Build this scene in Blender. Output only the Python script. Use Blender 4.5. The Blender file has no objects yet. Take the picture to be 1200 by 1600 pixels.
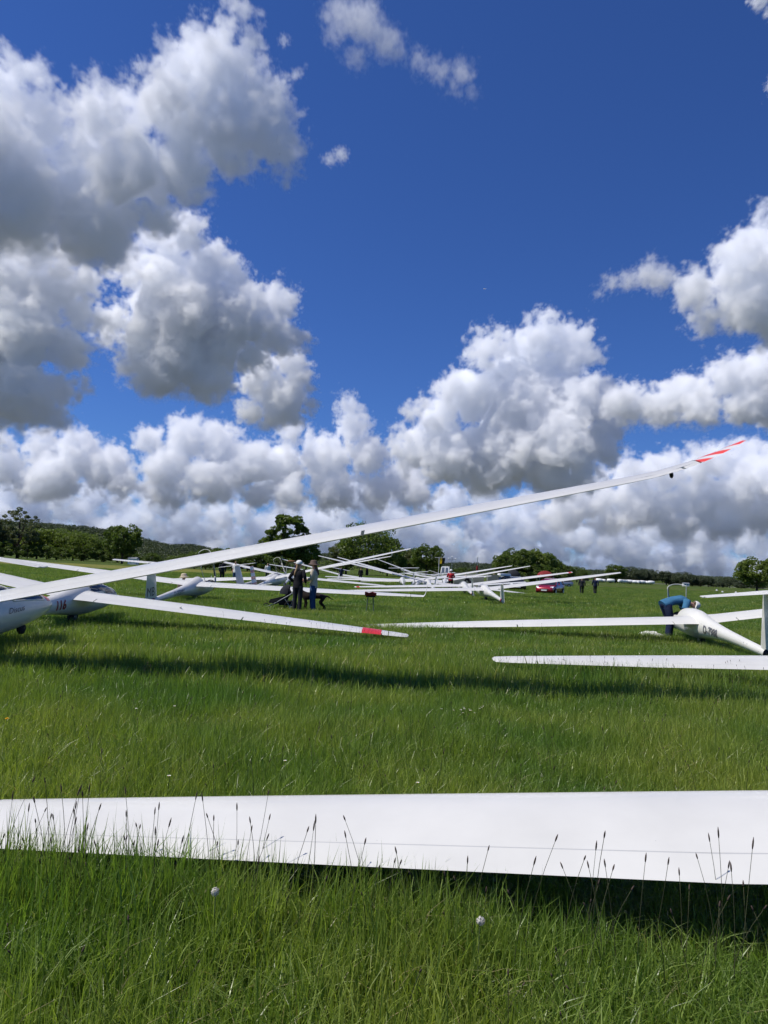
import bpy, bmesh, math, random
import numpy as np
from mathutils import Vector, Matrix, Euler

sc = bpy.context.scene
COL = sc.collection
R = math.radians
rnd = random.Random(11)

# ------------------------------------------------------------------ camera, sky, sun, exposure
cam = bpy.data.objects.new('camera', bpy.data.cameras.new('camera'))
COL.objects.link(cam); sc.camera = cam
cam.data.sensor_fit = 'VERTICAL'
cam.data.sensor_height = 36.0
cam.data.lens = 36.0 * 1165.0 / 1600.0
cam.data.clip_start = 0.05; cam.data.clip_end = 80000.0
cam.location = (0, 0, 1.6)
cam.rotation_euler = (Matrix.Rotation(R(90 + 4.42), 3, 'X') @ Matrix.Rotation(R(2.6), 3, 'Z')).to_euler()

SUN_EL, SUN_DIR = 57.0, Vector((0.65, 0.12, -1.0)).normalized()
w = bpy.data.worlds.new('World'); sc.world = w; w.use_nodes = True
wn = w.node_tree
sky = wn.nodes.new('ShaderNodeTexSky'); sky.sky_type = 'NISHITA'; sky.sun_disc = False
sky.sun_elevation = R(SUN_EL); sky.sun_rotation = R(-90)
sky.altitude = 0; sky.air_density = 1.0; sky.dust_density = 0.0; sky.ozone_density = 4.0
tint = wn.nodes.new('ShaderNodeMix'); tint.data_type = 'RGBA'; tint.blend_type = 'MULTIPLY'
tint.inputs[0].default_value = 1.0
tint.inputs[7].default_value = (0.345, 0.55, 1.0, 1)
wn.links.new(sky.outputs[0], tint.inputs[6])
wn.links.new(tint.outputs[2], wn.nodes['Background'].inputs[0])
wn.nodes['Background'].inputs[1].default_value = 0.084
sl = bpy.data.lights.new('sun', 'SUN'); sl.energy = 4.2; sl.angle = R(0.53); sl.color = (1.0, 0.955, 0.88)
sun = bpy.data.objects.new('sun', sl); COL.objects.link(sun)
sun.rotation_euler = SUN_DIR.to_track_quat('-Z', 'Y').to_euler()
sc.view_settings.view_transform = 'Standard'; sc.view_settings.look = 'None'
sc.view_settings.exposure = 0.2; sc.view_settings.gamma = 1.0
sc.view_settings.use_curve_mapping = False
cy = sc.cycles
cy.use_denoising = True
cy.max_bounces = 44; cy.diffuse_bounces = 3; cy.glossy_bounces = 3; cy.transmission_bounces = 6
cy.transparent_max_bounces = 12; cy.volume_bounces = 40; cy.volume_step_rate = 3; cy.use_adaptive_sampling = True; cy.adaptive_threshold = 0.022
cy.caustics_reflective = False; cy.caustics_refractive = False

# ------------------------------------------------------------------ helpers
def finish_mesh(me, angle=40):
    me.polygons.foreach_set('use_smooth', [True] * len(me.polygons))
    me.set_sharp_from_angle(angle=R(angle))
    me.update()

def link(name, me, parent=None, mats=(), loc=None, rot=None):
    for m in mats: me.materials.append(m)
    o = bpy.data.objects.new(name, me); COL.objects.link(o)
    if parent: o.parent = parent
    if loc: o.location = loc
    if rot: o.rotation_euler = rot
    return o

def thing(name, label, cat, loc=(0, 0, 0), rot=(0, 0, 0), group=None):
    o = bpy.data.objects.new(name, None); COL.objects.link(o)
    o.empty_display_size = .2
    o.location = loc; o.rotation_euler = rot
    o['label'] = label; o['category'] = cat
    if group: o['group'] = group
    return o

def tag(o, label, cat=None, group=None, kind=None):
    o['label'] = label
    if cat: o['category'] = cat
    if group: o['group'] = group
    if kind: o['kind'] = kind
    return o

def node_math(nt):
    def m(op, a, b=None, c=None, clamp=False):
        n = nt.nodes.new('ShaderNodeMath'); n.operation = op; n.use_clamp = clamp
        for i, v in enumerate((a, b, c)):
            if v is None: continue
            if isinstance(v, (int, float)): n.inputs[i].default_value = v
            else: nt.links.new(v, n.inputs[i])
        return n.outputs[0]
    return m

class MB:
    def __init__(s): s.v, s.f, s.m = [], [], []
    def add(s, v, f, mi=0):
        b = len(s.v); s.v += [tuple(p) for p in v]
        s.f += [tuple(i + b for i in q) for q in f]; s.m += [mi] * len(f)
    def box(s, c, size, mi=0, rot=None, taper=1.0):
        x, y, z = [d / 2 for d in size]; V = []
        for sz in (-1, 1):
            k = taper if sz > 0 else 1
            for sx, sy in ((-1, -1), (1, -1), (1, 1), (-1, 1)):
                p = Vector((sx * x * k, sy * y * k, sz * z))
                if rot: p = rot @ p
                V.append(p + Vector(c))
        s.add(V, [(3, 2, 1, 0), (4, 5, 6, 7), (0, 1, 5, 4), (1, 2, 6, 5), (2, 3, 7, 6), (3, 0, 4, 7)], mi)
    def loft(s, rings, mi=0, cap=True, closed=True):
        n = len(rings[0]); V = [p for r in rings for p in r]; F = []
        for i in range(len(rings) - 1):
            for j in range(n if closed else n - 1):
                k = (j + 1) % n
                F.append((i * n + j, i * n + k, (i + 1) * n + k, (i + 1) * n + j))
        if cap:
            F.append(tuple(reversed(range(n)))); F.append(tuple(range((len(rings) - 1) * n, len(rings) * n)))
        s.add(V, F, mi)
    def tube(s, path, rad, mi=0, seg=8, cap=True):
        path = [Vector(p) for p in path]; rings = []
        if isinstance(rad, (int, float)): rad = [rad] * len(path)
        a = None
        for i, p in enumerate(path):
            t = (path[min(i + 1, len(path) - 1)] - path[max(i - 1, 0)]).normalized()
            if a is None: a = t.orthogonal()
            a = (a - t * a.dot(t)).normalized(); b = t.cross(a)
            rings.append([p + (a * math.cos(q) + b * math.sin(q)) * rad[i] for q in [2 * math.pi * j / seg for j in range(seg)]])
        s.loft(rings, mi, cap)
    def etube(s, path, rx, ry, mi=0, seg=14):
        path = [Vector(p) for p in path]; rings = []; lat = Vector((1, 0, 0))
        for i, p in enumerate(path):
            t = (path[min(i + 1, len(path) - 1)] - path[max(i - 1, 0)]).normalized(); dep = t.cross(lat).normalized()
            rings.append([p + lat * math.cos(a) * rx[i] + dep * math.sin(a) * ry[i] for a in [2 * math.pi * j / seg for j in range(seg)]])
        s.loft(rings, mi, True)
    def lathe(s, prof, axis_loc=(0, 0, 0), mi=0, seg=20, M=None):
        rings = []
        for r, z in prof:
            ring = []
            for j in range(seg):
                a = 2 * math.pi * j / seg
                p = Vector((r * math.cos(a), r * math.sin(a), z))
                if M: p = M @ p
                ring.append(p + Vector(axis_loc))
            rings.append(ring)
        s.loft(rings, mi, True)
    def build(s, name, mats, parent=None, angle=40, loc=None, rot=None):
        me = bpy.data.meshes.new(name); me.from_pydata(s.v, [], s.f)
        me.polygons.foreach_set('material_index', s.m)
        bm = bmesh.new(); bm.from_mesh(me); bmesh.ops.recalc_face_normals(bm, faces=bm.faces); bm.to_mesh(me); bm.free()
        finish_mesh(me, angle)
        return link(name, me, parent, mats if isinstance(mats, (list, tuple)) else [mats], loc, rot)

def mat(name, col, rough=.5, spec=.5, metal=0, coat=0, vary=0, scale=3.0, bump=0):
    m = bpy.data.materials.new(name); m.use_nodes = True
    t = m.node_tree; p = t.nodes['Principled BSDF']
    p.inputs['Base Color'].default_value = (*col, 1); p.inputs['Roughness'].default_value = rough
    p.inputs['Specular IOR Level'].default_value = spec; p.inputs['Metallic'].default_value = metal
    p.inputs['Coat Weight'].default_value = coat; p.inputs['Coat Roughness'].default_value = .08
    if vary or bump:
        tc = t.nodes.new('ShaderNodeTexCoord'); n = t.nodes.new('ShaderNodeTexNoise')
        n.inputs['Scale'].default_value = scale; n.inputs['Detail'].default_value = 5; n.inputs['Roughness'].default_value = .6
        t.links.new(tc.outputs['Object'], n.inputs['Vector'])
        if vary:
            mr = t.nodes.new('ShaderNodeMapRange'); mr.inputs[1].default_value = .3; mr.inputs[2].default_value = .7
            mr.inputs[3].default_value = 1 - vary; mr.inputs[4].default_value = 1 + vary * .4
            t.links.new(n.outputs[0], mr.inputs[0])
            mx = t.nodes.new('ShaderNodeVectorMath'); mx.operation = 'SCALE'; mx.inputs[0].default_value = col
            t.links.new(mr.outputs[0], mx.inputs['Scale']); t.links.new(mx.outputs[0], p.inputs['Base Color'])
        if bump:
            b = t.nodes.new('ShaderNodeBump'); b.inputs['Strength'].default_value = bump; b.inputs['Distance'].default_value = .02
            t.links.new(n.outputs[0], b.inputs['Height']); t.links.new(b.outputs[0], p.inputs['Normal'])
    return m

def bug_specks(m):
    """dust and squashed insects on the gelcoat, a shade darker than the paint"""
    t = m.node_tree; p = t.nodes['Principled BSDF']; src = p.inputs['Base Color'].links[0].from_socket
    tc = t.nodes.new('ShaderNodeTexCoord'); v = t.nodes.new('ShaderNodeTexVoronoi'); v.inputs['Scale'].default_value = 13
    t.links.new(tc.outputs['Object'], v.inputs['Vector']); mm = node_math(t)
    d = mm('LESS_THAN', v.outputs['Distance'], mm('MULTIPLY', mm('GREATER_THAN', mm('FRACT', mm('MULTIPLY', v.outputs['Color'], 7.3)), .86), .04))
    n = t.nodes.new('ShaderNodeTexNoise'); n.inputs['Scale'].default_value = 2.5; n.inputs['Detail'].default_value = 4; t.links.new(tc.outputs['Object'], n.inputs['Vector'])
    g = mm('MULTIPLY', mm('SUBTRACT', n.outputs[0], .5), .07); k = mm('ADD', mm('SUBTRACT', 1.0, mm('MULTIPLY', d, .25)), g)
    s = t.nodes.new('ShaderNodeVectorMath'); s.operation = 'SCALE'; t.links.new(src, s.inputs[0]); t.links.new(k, s.inputs['Scale'])
    t.links.new(s.outputs[0], p.inputs['Base Color'])

M = {}
M['gel'] = mat('white_gelcoat', (.67, .66, .615), .28, .5, 0, .35, .08, 1.6)
bug_specks(M['gel'])
M['gel_warm'] = mat('cream_gelcoat', (.72, .705, .64), .32, .5, 0, .3, .06, 2.0)
M['seal'] = mat('grey_gap_seal', (.46, .46, .45), .5)
M['dark'] = mat('dark_slot', (.03, .03, .03), .6)
M['red'] = mat('red_paint', (.62, .035, .03), .35, .5, 0, .3)
M['redorange'] = mat('signal_red_paint', (.80, .07, .035), .35, .5, 0, .3)
M['deepred'] = mat('dark_red_letters', (.30, .014, .022), .4)
M['letters'] = mat('black_letters', (.02, .02, .022), .4)
M['letters_grey'] = mat('grey_letters', (.13, .13, .14), .4)
M['rubber'] = mat('black_rubber', (.018, .018, .018), .75, .3)
M['cockpit'] = mat('cockpit_trim', (.10, .105, .11), .8, .3, vary=.2)
M['seat'] = mat('seat_fabric', (.20, .20, .21), .9, .2, vary=.2)
M['frame'] = mat('pale_canopy_frame', (.62, .62, .55), .45)
M['black'] = mat('black_fabric', (.016, .016, .019), .9, .2, vary=.3, scale=9, bump=.9)
M['blackmetal'] = mat('black_metal', (.02, .02, .022), .4, .5)
M['greymetal'] = mat('grey_metal', (.34, .35, .36), .38, .5, .7)
M['green_paint'] = mat('olive_paint', (.06, .10, .05), .6)
M['skin'] = mat('skin', (.52, .29, .20), .55, .4)
M['hair'] = mat('brown_hair', (.10, .055, .028), .6, .4, vary=.3, scale=30)
M['blond'] = mat('fair_hair', (.33, .20, .10), .6, .4, vary=.3, scale=30)
M['white_cloth'] = mat('white_cloth', (.78, .77, .74), .9, .2, vary=.08, scale=12, bump=.9)
M['cream_cloth'] = mat('cream_cloth', (.58, .50, .38), .9, .2, vary=.12, scale=14, bump=.9)
M['beige_cloth'] = mat('beige_cloth', (.50, .42, .30), .9, .2, vary=.12, scale=14, bump=.9)
M['taupe_cloth'] = mat('taupe_cloth', (.13, .09, .075), .9, .2, vary=.2, scale=14)
M['brown_shirt'] = mat('brown_shirt', (.11, .085, .075), .9, .2, vary=.25, scale=14, bump=.9)
M['blue_shirt'] = mat('blue_shirt', (.05, .16, .28), .9, .2, vary=.25, scale=10, bump=.9)
M['jeans'] = mat('blue_denim', (.035, .075, .17), .9, .2, vary=.35, scale=12, bump=.9)
M['navy'] = mat('navy_trousers', (.014, .022, .055), .9, .2, vary=.3, scale=12, bump=.9)
M['redjacket'] = mat('red_jacket', (.45, .016, .026), .75, .3, vary=.25, scale=8, bump=.9)
M['charcoal'] = mat('charcoal_cloth', (.022, .024, .030), .9, .2, vary=.3, scale=10, bump=.9)
M['carred'] = mat('red_car_paint', (.30, .008, .022), .25, .5, .2, .8)
M['carmaroon'] = mat('maroon_car_paint', (.045, .012, .02), .25, .5, .2, .8)
M['carblack'] = mat('black_car_paint', (.012, .013, .017), .22, .5, .2, .8)
M['carblue'] = mat('navy_car_paint', (.012, .022, .055), .25, .5, .2, .8)
M['carsilver'] = mat('silver_car_paint', (.42, .43, .44), .3, .5, .5, .6)
M['carglass'] = mat('car_glass', (.02, .024, .028), .06, .6)
M['plate'] = mat('number_plate', (.7, .7, .68), .5)
M['lamp'] = mat('headlamp', (.75, .76, .78), .12, .6, 0, .6)
M['greygreen'] = mat('grey_green_panel', (.19, .205, .17), .6, .4, vary=.12, scale=1.2)
M['white_panel'] = mat('white_panel', (.76, .76, .74), .4, .5, vary=.05, scale=1.5)
M['redcanvas'] = mat('red_canvas', (.20, .018, .018), .8, .3, vary=.15, scale=2)
M['greycanvas'] = mat('grey_canvas', (.22, .24, .27), .8, .3, vary=.12, scale=2)
M['yellow'] = mat('yellow_cloth', (.75, .48, .02), .8, .3)
M['concrete'] = mat('pale_render', (.72, .72, .70), .8, .3, vary=.06, scale=.3)
M['window'] = mat('window_glass', (.09, .11, .14), .1, .6)
M['bark'] = mat('bark', (.075, .056, .042), .9, .2, vary=.3, scale=4, bump=.6)
M['brownwood'] = mat('brown_cover', (.20, .10, .04), .7, .3, vary=.2, scale=3)
M['flagred'] = mat('flag_red', (.5, .02, .02), .5)
M['flaggold'] = mat('flag_gold', (.7, .45, .03), .5)

def glass_material(name='canopy_glass', tr_=(.93, .95, .96, 1), ior=1.4):
    m = bpy.data.materials.new(name); m.use_nodes = True; t = m.node_tree; t.nodes.clear()
    out = t.nodes.new('ShaderNodeOutputMaterial'); mix = t.nodes.new('ShaderNodeMixShader')
    tr = t.nodes.new('ShaderNodeBsdfTransparent'); tr.inputs[0].default_value = tr_
    gl = t.nodes.new('ShaderNodeBsdfGlossy'); gl.inputs['Roughness'].default_value = .02
    fr = t.nodes.new('ShaderNodeFresnel'); fr.inputs[0].default_value = ior
    t.links.new(fr.outputs[0], mix.inputs[0]); t.links.new(tr.outputs[0], mix.inputs[1]); t.links.new(gl.outputs[0], mix.inputs[2])
    t.links.new(mix.outputs[0], out.inputs[0])
    return m
M['glass'] = glass_material()
M['glass_clear'] = glass_material('clear_canopy', (.975, .98, .985, 1), 1.14)

def stripes_material(name, axis_scale, slant, c1, c2, phase=0.0, duty=.5):
    """printed warning stripes, laid across the object along its own axes"""
    m = bpy.data.materials.new(name); m.use_nodes = True; t = m.node_tree; p = t.nodes['Principled BSDF']
    p.inputs['Roughness'].default_value = .3; p.inputs['Coat Weight'].default_value = .3
    tc = t.nodes.new('ShaderNodeTexCoord'); d = t.nodes.new('ShaderNodeVectorMath'); d.operation = 'DOT_PRODUCT'
    d.inputs[1].default_value = (axis_scale[0], axis_scale[1], axis_scale[2]); t.links.new(tc.outputs['Object'], d.inputs[0])
    mm = node_math(t); fr = mm('FRACT', mm('ADD', d.outputs['Value'], phase)); g = mm('GREATER_THAN', fr, duty)
    mx = t.nodes.new('ShaderNodeMix'); mx.data_type = 'RGBA'; mx.inputs[6].default_value = (*c1, 1); mx.inputs[7].default_value = (*c2, 1)
    t.links.new(g, mx.inputs[0]); t.links.new(mx.outputs[2], p.inputs['Base Color'])
    return m

# ------------------------------------------------------------------ ground and far land
def ground_material():
    m = bpy.data.materials.new('meadow_ground'); m.use_nodes = True; t = m.node_tree; p = t.nodes['Principled BSDF']
    p.inputs['Roughness'].default_value = .95; p.inputs['Specular IOR Level'].default_value = .1
    tc = t.nodes.new('ShaderNodeTexCoord'); cols = []
    def noise(scale, det=6, sx=1.0):
        mp = t.nodes.new('ShaderNodeMapping'); mp.inputs['Scale'].default_value = (scale * sx, scale, scale)
        n = t.nodes.new('ShaderNodeTexNoise'); n.inputs['Scale'].default_value = 1; n.inputs['Detail'].default_value = det; n.inputs['Roughness'].default_value = .65
        t.links.new(tc.outputs['Object'], mp.inputs[0]); t.links.new(mp.outputs[0], n.inputs['Vector']); return n.outputs[0]
    def ramp(v, a, b, lo=.35, hi=.65):
        r = t.nodes.new('ShaderNodeValToRGB'); r.color_ramp.elements[0].position = lo; r.color_ramp.elements[1].position = hi
        r.color_ramp.elements[0].color = (*a, 1); r.color_ramp.elements[1].color = (*b, 1); t.links.new(v, r.inputs[0]); return r.outputs[0]
    fine = ramp(noise(1.3), (.035, .058, .012), (.095, .128, .026))
    wide = ramp(noise(.035, 4, .35), (.6, .7, .5), (1.25, 1.2, 1.1))
    mx = t.nodes.new('ShaderNodeMix'); mx.data_type = 'RGBA'; mx.blend_type = 'MULTIPLY'; mx.inputs[0].default_value = 1
    t.links.new(fine, mx.inputs[6]); t.links.new(wide, mx.inputs[7]); t.links.new(mx.outputs[2], p.inputs['Base Color'])
    b = t.nodes.new('ShaderNodeBump'); b.inputs['Strength'].default_value = .8; b.inputs['Distance'].default_value = .15
    t.links.new(noise(3.0), b.inputs['Height']); t.links.new(b.outputs[0], p.inputs['Normal'])
    return m

def sheet(name, xs, ys, zf, m, label=None):
    V = [(x, y, zf(x, y)) for y in ys for x in xs]; n = len(xs)
    F = [(j * n + i, j * n + i + 1, (j + 1) * n + i + 1, (j + 1) * n + i) for j in range(len(ys) - 1) for i in range(n - 1)]
    me = bpy.data.meshes.new(name); me.from_pydata(V, [], F); finish_mesh(me, 180)
    o = link(name, me, None, [m]); o['kind'] = 'structure'
    if label: o['label'] = label
    return o
GM = ground_material()
sheet('ground', np.linspace(-2400, 2400, 20), np.linspace(-60, 640, 30), lambda x, y: 0.0, GM, 'grass airfield stretching to the tree line')
farland = mat('far_fields', (.12, .125, .095), .95, .1, vary=.35, scale=.004)
sheet('far_land', np.linspace(-16000, 16000, 20), np.linspace(500, 26000, 30), lambda x, y: -.6, farland, 'distant fields beyond the airfield')
mown = mat('mown_grass', (.165, .17, .035), .95, .1, vary=.3, scale=.25, bump=.3)
me = bpy.data.meshes.new('mown_field')
me.from_pydata([(-150, 96, .004), (-21, 96, .004), (-19, 118, .004), (-24, 150, .004), (-150, 160, .004)], [], [(0, 1, 2, 3, 4)])
o = link('mown_field', me, None, [mown]); o['kind'] = 'structure'; o['label'] = 'lighter yellow green mown strip on the left of the field'
me = bpy.data.meshes.new('mown_track')
me.from_pydata([(12, 205, .004), (120, 205, .004), (120, 212, .004), (12, 210, .004)], [], [(0, 1, 2, 3)])
o = link('mown_track', me, None, [mown]); o['kind'] = 'structure'; o['label'] = 'pale mown track across the far right of the field'

def leaf_material(name, c1, c2, trans=.35):
    m = bpy.data.materials.new(name); m.use_nodes = True; t = m.node_tree; t.nodes.clear()
    out = t.nodes.new('ShaderNodeOutputMaterial'); mix = t.nodes.new('ShaderNodeMixShader'); mix.inputs[0].default_value = trans
    p = t.nodes.new('ShaderNodeBsdfPrincipled'); p.inputs['Roughness'].default_value = .55 if name != 'grass_blades' else .36; p.inputs['Specular IOR Level'].default_value = .35 if name != 'grass_blades' else .55
    tl = t.nodes.new('ShaderNodeBsdfTranslucent')
    at = t.nodes.new('ShaderNodeAttribute'); at.attribute_name = 'tone'
    oi = t.nodes.new('ShaderNodeObjectInfo'); mm = node_math(t)
    f = mm('ADD', mm('MULTIPLY', at.outputs['Fac'], .75), mm('MULTIPLY', oi.outputs['Random'], .25))
    mx = t.nodes.new('ShaderNodeMix'); mx.data_type = 'RGBA'; mx.inputs[6].default_value = (*c1, 1); mx.inputs[7].default_value = (*c2, 1)
    t.links.new(f, mx.inputs[0])
    if name == 'grass_blades':          # straw coloured blades, and patches of other grass in the meadow
        dry = mm('GREATER_THAN', at.outputs['Fac'], .965)
        d_ = t.nodes.new('ShaderNodeMix'); d_.data_type = 'RGBA'; d_.inputs[7].default_value = (.34, .31, .15, 1); t.links.new(dry, d_.inputs[0]); t.links.new(mx.outputs[2], d_.inputs[6])
        ge = t.nodes.new('ShaderNodeNewGeometry'); n_ = t.nodes.new('ShaderNodeTexNoise'); n_.inputs['Scale'].default_value = .55; n_.inputs['Detail'].default_value = 4
        t.links.new(ge.outputs['Position'], n_.inputs['Vector'])
        rp = t.nodes.new('ShaderNodeValToRGB'); rp.color_ramp.elements[0].position = .36; rp.color_ramp.elements[1].position = .64
        rp.color_ramp.elements[0].color = (.62, .80, .7, 1); rp.color_ramp.elements[1].color = (1.36, 1.18, 1.25, 1); t.links.new(n_.outputs[0], rp.inputs[0])
        m2 = t.nodes.new('ShaderNodeMix'); m2.data_type = 'RGBA'; m2.blend_type = 'MULTIPLY'; m2.inputs[0].default_value = 1
        t.links.new(d_.outputs[2], m2.inputs[6]); t.links.new(rp.outputs[0], m2.inputs[7]); mx = m2
    t.links.new(mx.outputs[2], p.inputs['Base Color'])
    sc_ = t.nodes.new('ShaderNodeVectorMath'); sc_.operation = 'MULTIPLY'; sc_.inputs[1].default_value = (1.25, 1.35, .6)
    t.links.new(mx.outputs[2], sc_.inputs[0]); t.links.new(sc_.outputs[0], tl.inputs[0])
    t.links.new(p.outputs[0], mix.inputs[1]); t.links.new(tl.outputs[0], mix.inputs[2]); t.links.new(mix.outputs[0], out.inputs[0])
    return m
M['leaf'] = leaf_material('broad_leaves', (.048, .082, .016), (.140, .190, .040), .40)
M['leaf_light'] = leaf_material('fresh_leaves', (.072, .112, .020), (.180, .230, .048), .42)
M['leaf_grey'] = leaf_material('grey_green_leaves', (.066, .084, .038), (.160, .178, .084), .38)
M['leaf_far'] = leaf_material('distant_leaves', (.042, .060, .034), (.095, .118, .062), .25)

def leaf_mesh(name, pts, size, rg, tones):
    n = len(pts); pts = np.asarray(pts)
    a = rg.normal(size=(n, 3)); a /= np.linalg.norm(a, axis=1)[:, None]
    b = np.cross(a, rg.normal(size=(n, 3))); b /= np.linalg.norm(b, axis=1)[:, None]
    s = (size * rg.uniform(.6, 1.4, n))[:, None]
    q = np.stack([pts - a * s * .5 - b * s * .22, pts + a * s * .1 - b * s * .4, pts + a * s * .55 + b * s * .05, pts - a * s * .1 + b * s * .42], 1).reshape(-1, 3)
    me = bpy.data.meshes.new(name)
    me.from_pydata(q.tolist(), [], np.arange(n * 4).reshape(n, 4).tolist())
    me.attributes.new('tone', 'FLOAT', 'FACE').data.foreach_set('value', np.clip(tones, 0, 1).astype(np.float32))
    return me

def crown_points(rg, n, nclump, rx, rz, zc, sparse=0.0):
    C = []
    while len(C) < nclump:
        d = rg.normal(size=3); d /= np.linalg.norm(d); rad = rg.uniform(.45, 1.0) ** .6
        c = d * rad * np.array([rx, rx, rz]); c[2] *= (1.0 if c[2] > 0 else .85)
        C.append(c + np.array([0, 0, zc]))
    C = np.array(C); cs = rg.uniform(.14, .27, nclump) * rx * (1 - .35 * sparse)
    ct = rg.uniform(.1, .9, nclump)
    k = rg.integers(0, nclump, n)
    d = rg.normal(size=(n, 3)); d /= np.linalg.norm(d, axis=1)[:, None]
    r = rg.uniform(.35, 1, n) ** .5
    p = C[k] + d * (cs[k] * r)[:, None] * np.array([1.1, 1.1, .8])
    return p, ct[k] * .7 + rg.uniform(0, .45, n), C

TREES = {}
def tree_base(kind):
    if kind in TREES: return TREES[kind]
    rg = np.random.default_rng(sum(map(ord, kind)))
    spec = dict(round_=(8500, 95, .46, .40, .58, 0, .040), spread=(9000, 90, .50, .36, .62, 0, .038), tall=(8500, 85, .34, .44, .55, .2, .040),
                sparse=(5200, 75, .33, .47, .52, 1.0, .026), bush=(4200, 55, .62, .46, .48, 0, .06), broad=(9500, 120, .62, .42, .54, 0, .036))[kind]
    n, nc, rx, rz, zc, sp, sz = spec
    p, tone, C = crown_points(rg, n, nc, rx, rz, zc, sp)
    p = p[p[:, 2] > .03]; tone = tone[:len(p)]
    crown = leaf_mesh('crown', p, sz, rg, tone)
    mb = MB()
    base_h = zc - .05
    mb.tube([(0, 0, -.02), (.006, 0, base_h * .4), (-.004, .004, base_h), (.005, 0, zc + rz * .55)], [.030, .022, .017, .005], 0, 8)
    for i in range(9 if sp < .5 else 16):
        c = C[rg.integers(0, len(C))]; z0 = rg.uniform(.35, .85) * zc
        mid = Vector((c[0] * .5, c[1] * .5, z0 + (c[2] - z0) * .45))
        mb.tube([(0, 0, z0), mid, tuple(c)], [.011, .007, .002], 0, 5)
    tmp = mb.build('trunk', M['bark']); trunk = tmp.data; bpy.data.objects.remove(tmp)
    TREES[kind] = (crown, trunk); return TREES[kind]

def tree(kind, x, y, h, leaf, label, wide=1.0, group=None, name='tree', cat='tree', sink=0.0):
    cm, tm = tree_base(kind)
    t = thing(name, label, cat, (x, y, -sink), (0, 0, rnd.uniform(0, 6.28)), group)
    t.scale = (h * wide, h * wide, h)
    c = bpy.data.objects.new('crown', cm); COL.objects.link(c); c.parent = t
    if len(cm.materials) == 0: cm.materials.append(M['leaf'])
    c.material_slots[0].link = 'OBJECT'; c.material_slots[0].material = M[leaf]
    k = bpy.data.objects.new('trunk', tm); COL.objects.link(k); k.parent = t
    return t

# hills and the woods on them
def ridge(name, prof, y0, depth, label, wood_label, seed, n, size):
    rg = np.random.default_rng(seed)
    xs = np.array([p[0] for p in prof], float); hs = np.array([p[1] for p in prof], float)
    gx = np.linspace(xs[0], xs[-1], 60); gy = np.linspace(0, 1, 9)
    def hz(x, v): return np.interp(x, xs, hs) * math.sin(min(1, v * 1.15) * math.pi / 2)
    sheet(name, gx, [y0 + v * depth for v in gy], lambda x, y: max(-.5, hz(x, (y - y0) / depth) - .4), GM, label)
    X = rg.uniform(xs[0], xs[-1], n); Vv = rg.uniform(0, 1, n) ** .8
    Z = np.array([hz(a, b) for a, b in zip(X, Vv)])
    # crowns of the wood: clumps of leaves on domes
    P, T = [], []
    per = 44
    for a, b, c in zip(X, Vv, Z):
        r = size * rg.uniform(.7, 1.3); tt = rg.uniform(0, .7)
        d = rg.normal(size=(per, 3)); d /= np.linalg.norm(d, axis=1)[:, None]; d[:, 2] = np.abs(d[:, 2]) * 1.25 - .15
        P.append(np.array([a, y0 + b * depth, c]) + d * r * rg.uniform(.75, 1, (per, 1))); T.append(tt + rg.uniform(0, .3, per))
    me = leaf_mesh('forest', np.concatenate(P), size * .27, rg, np.concatenate(T))
    o = link('forest', me, None, [M['leaf_far']]); tag(o, wood_label, kind='stuff')

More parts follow.
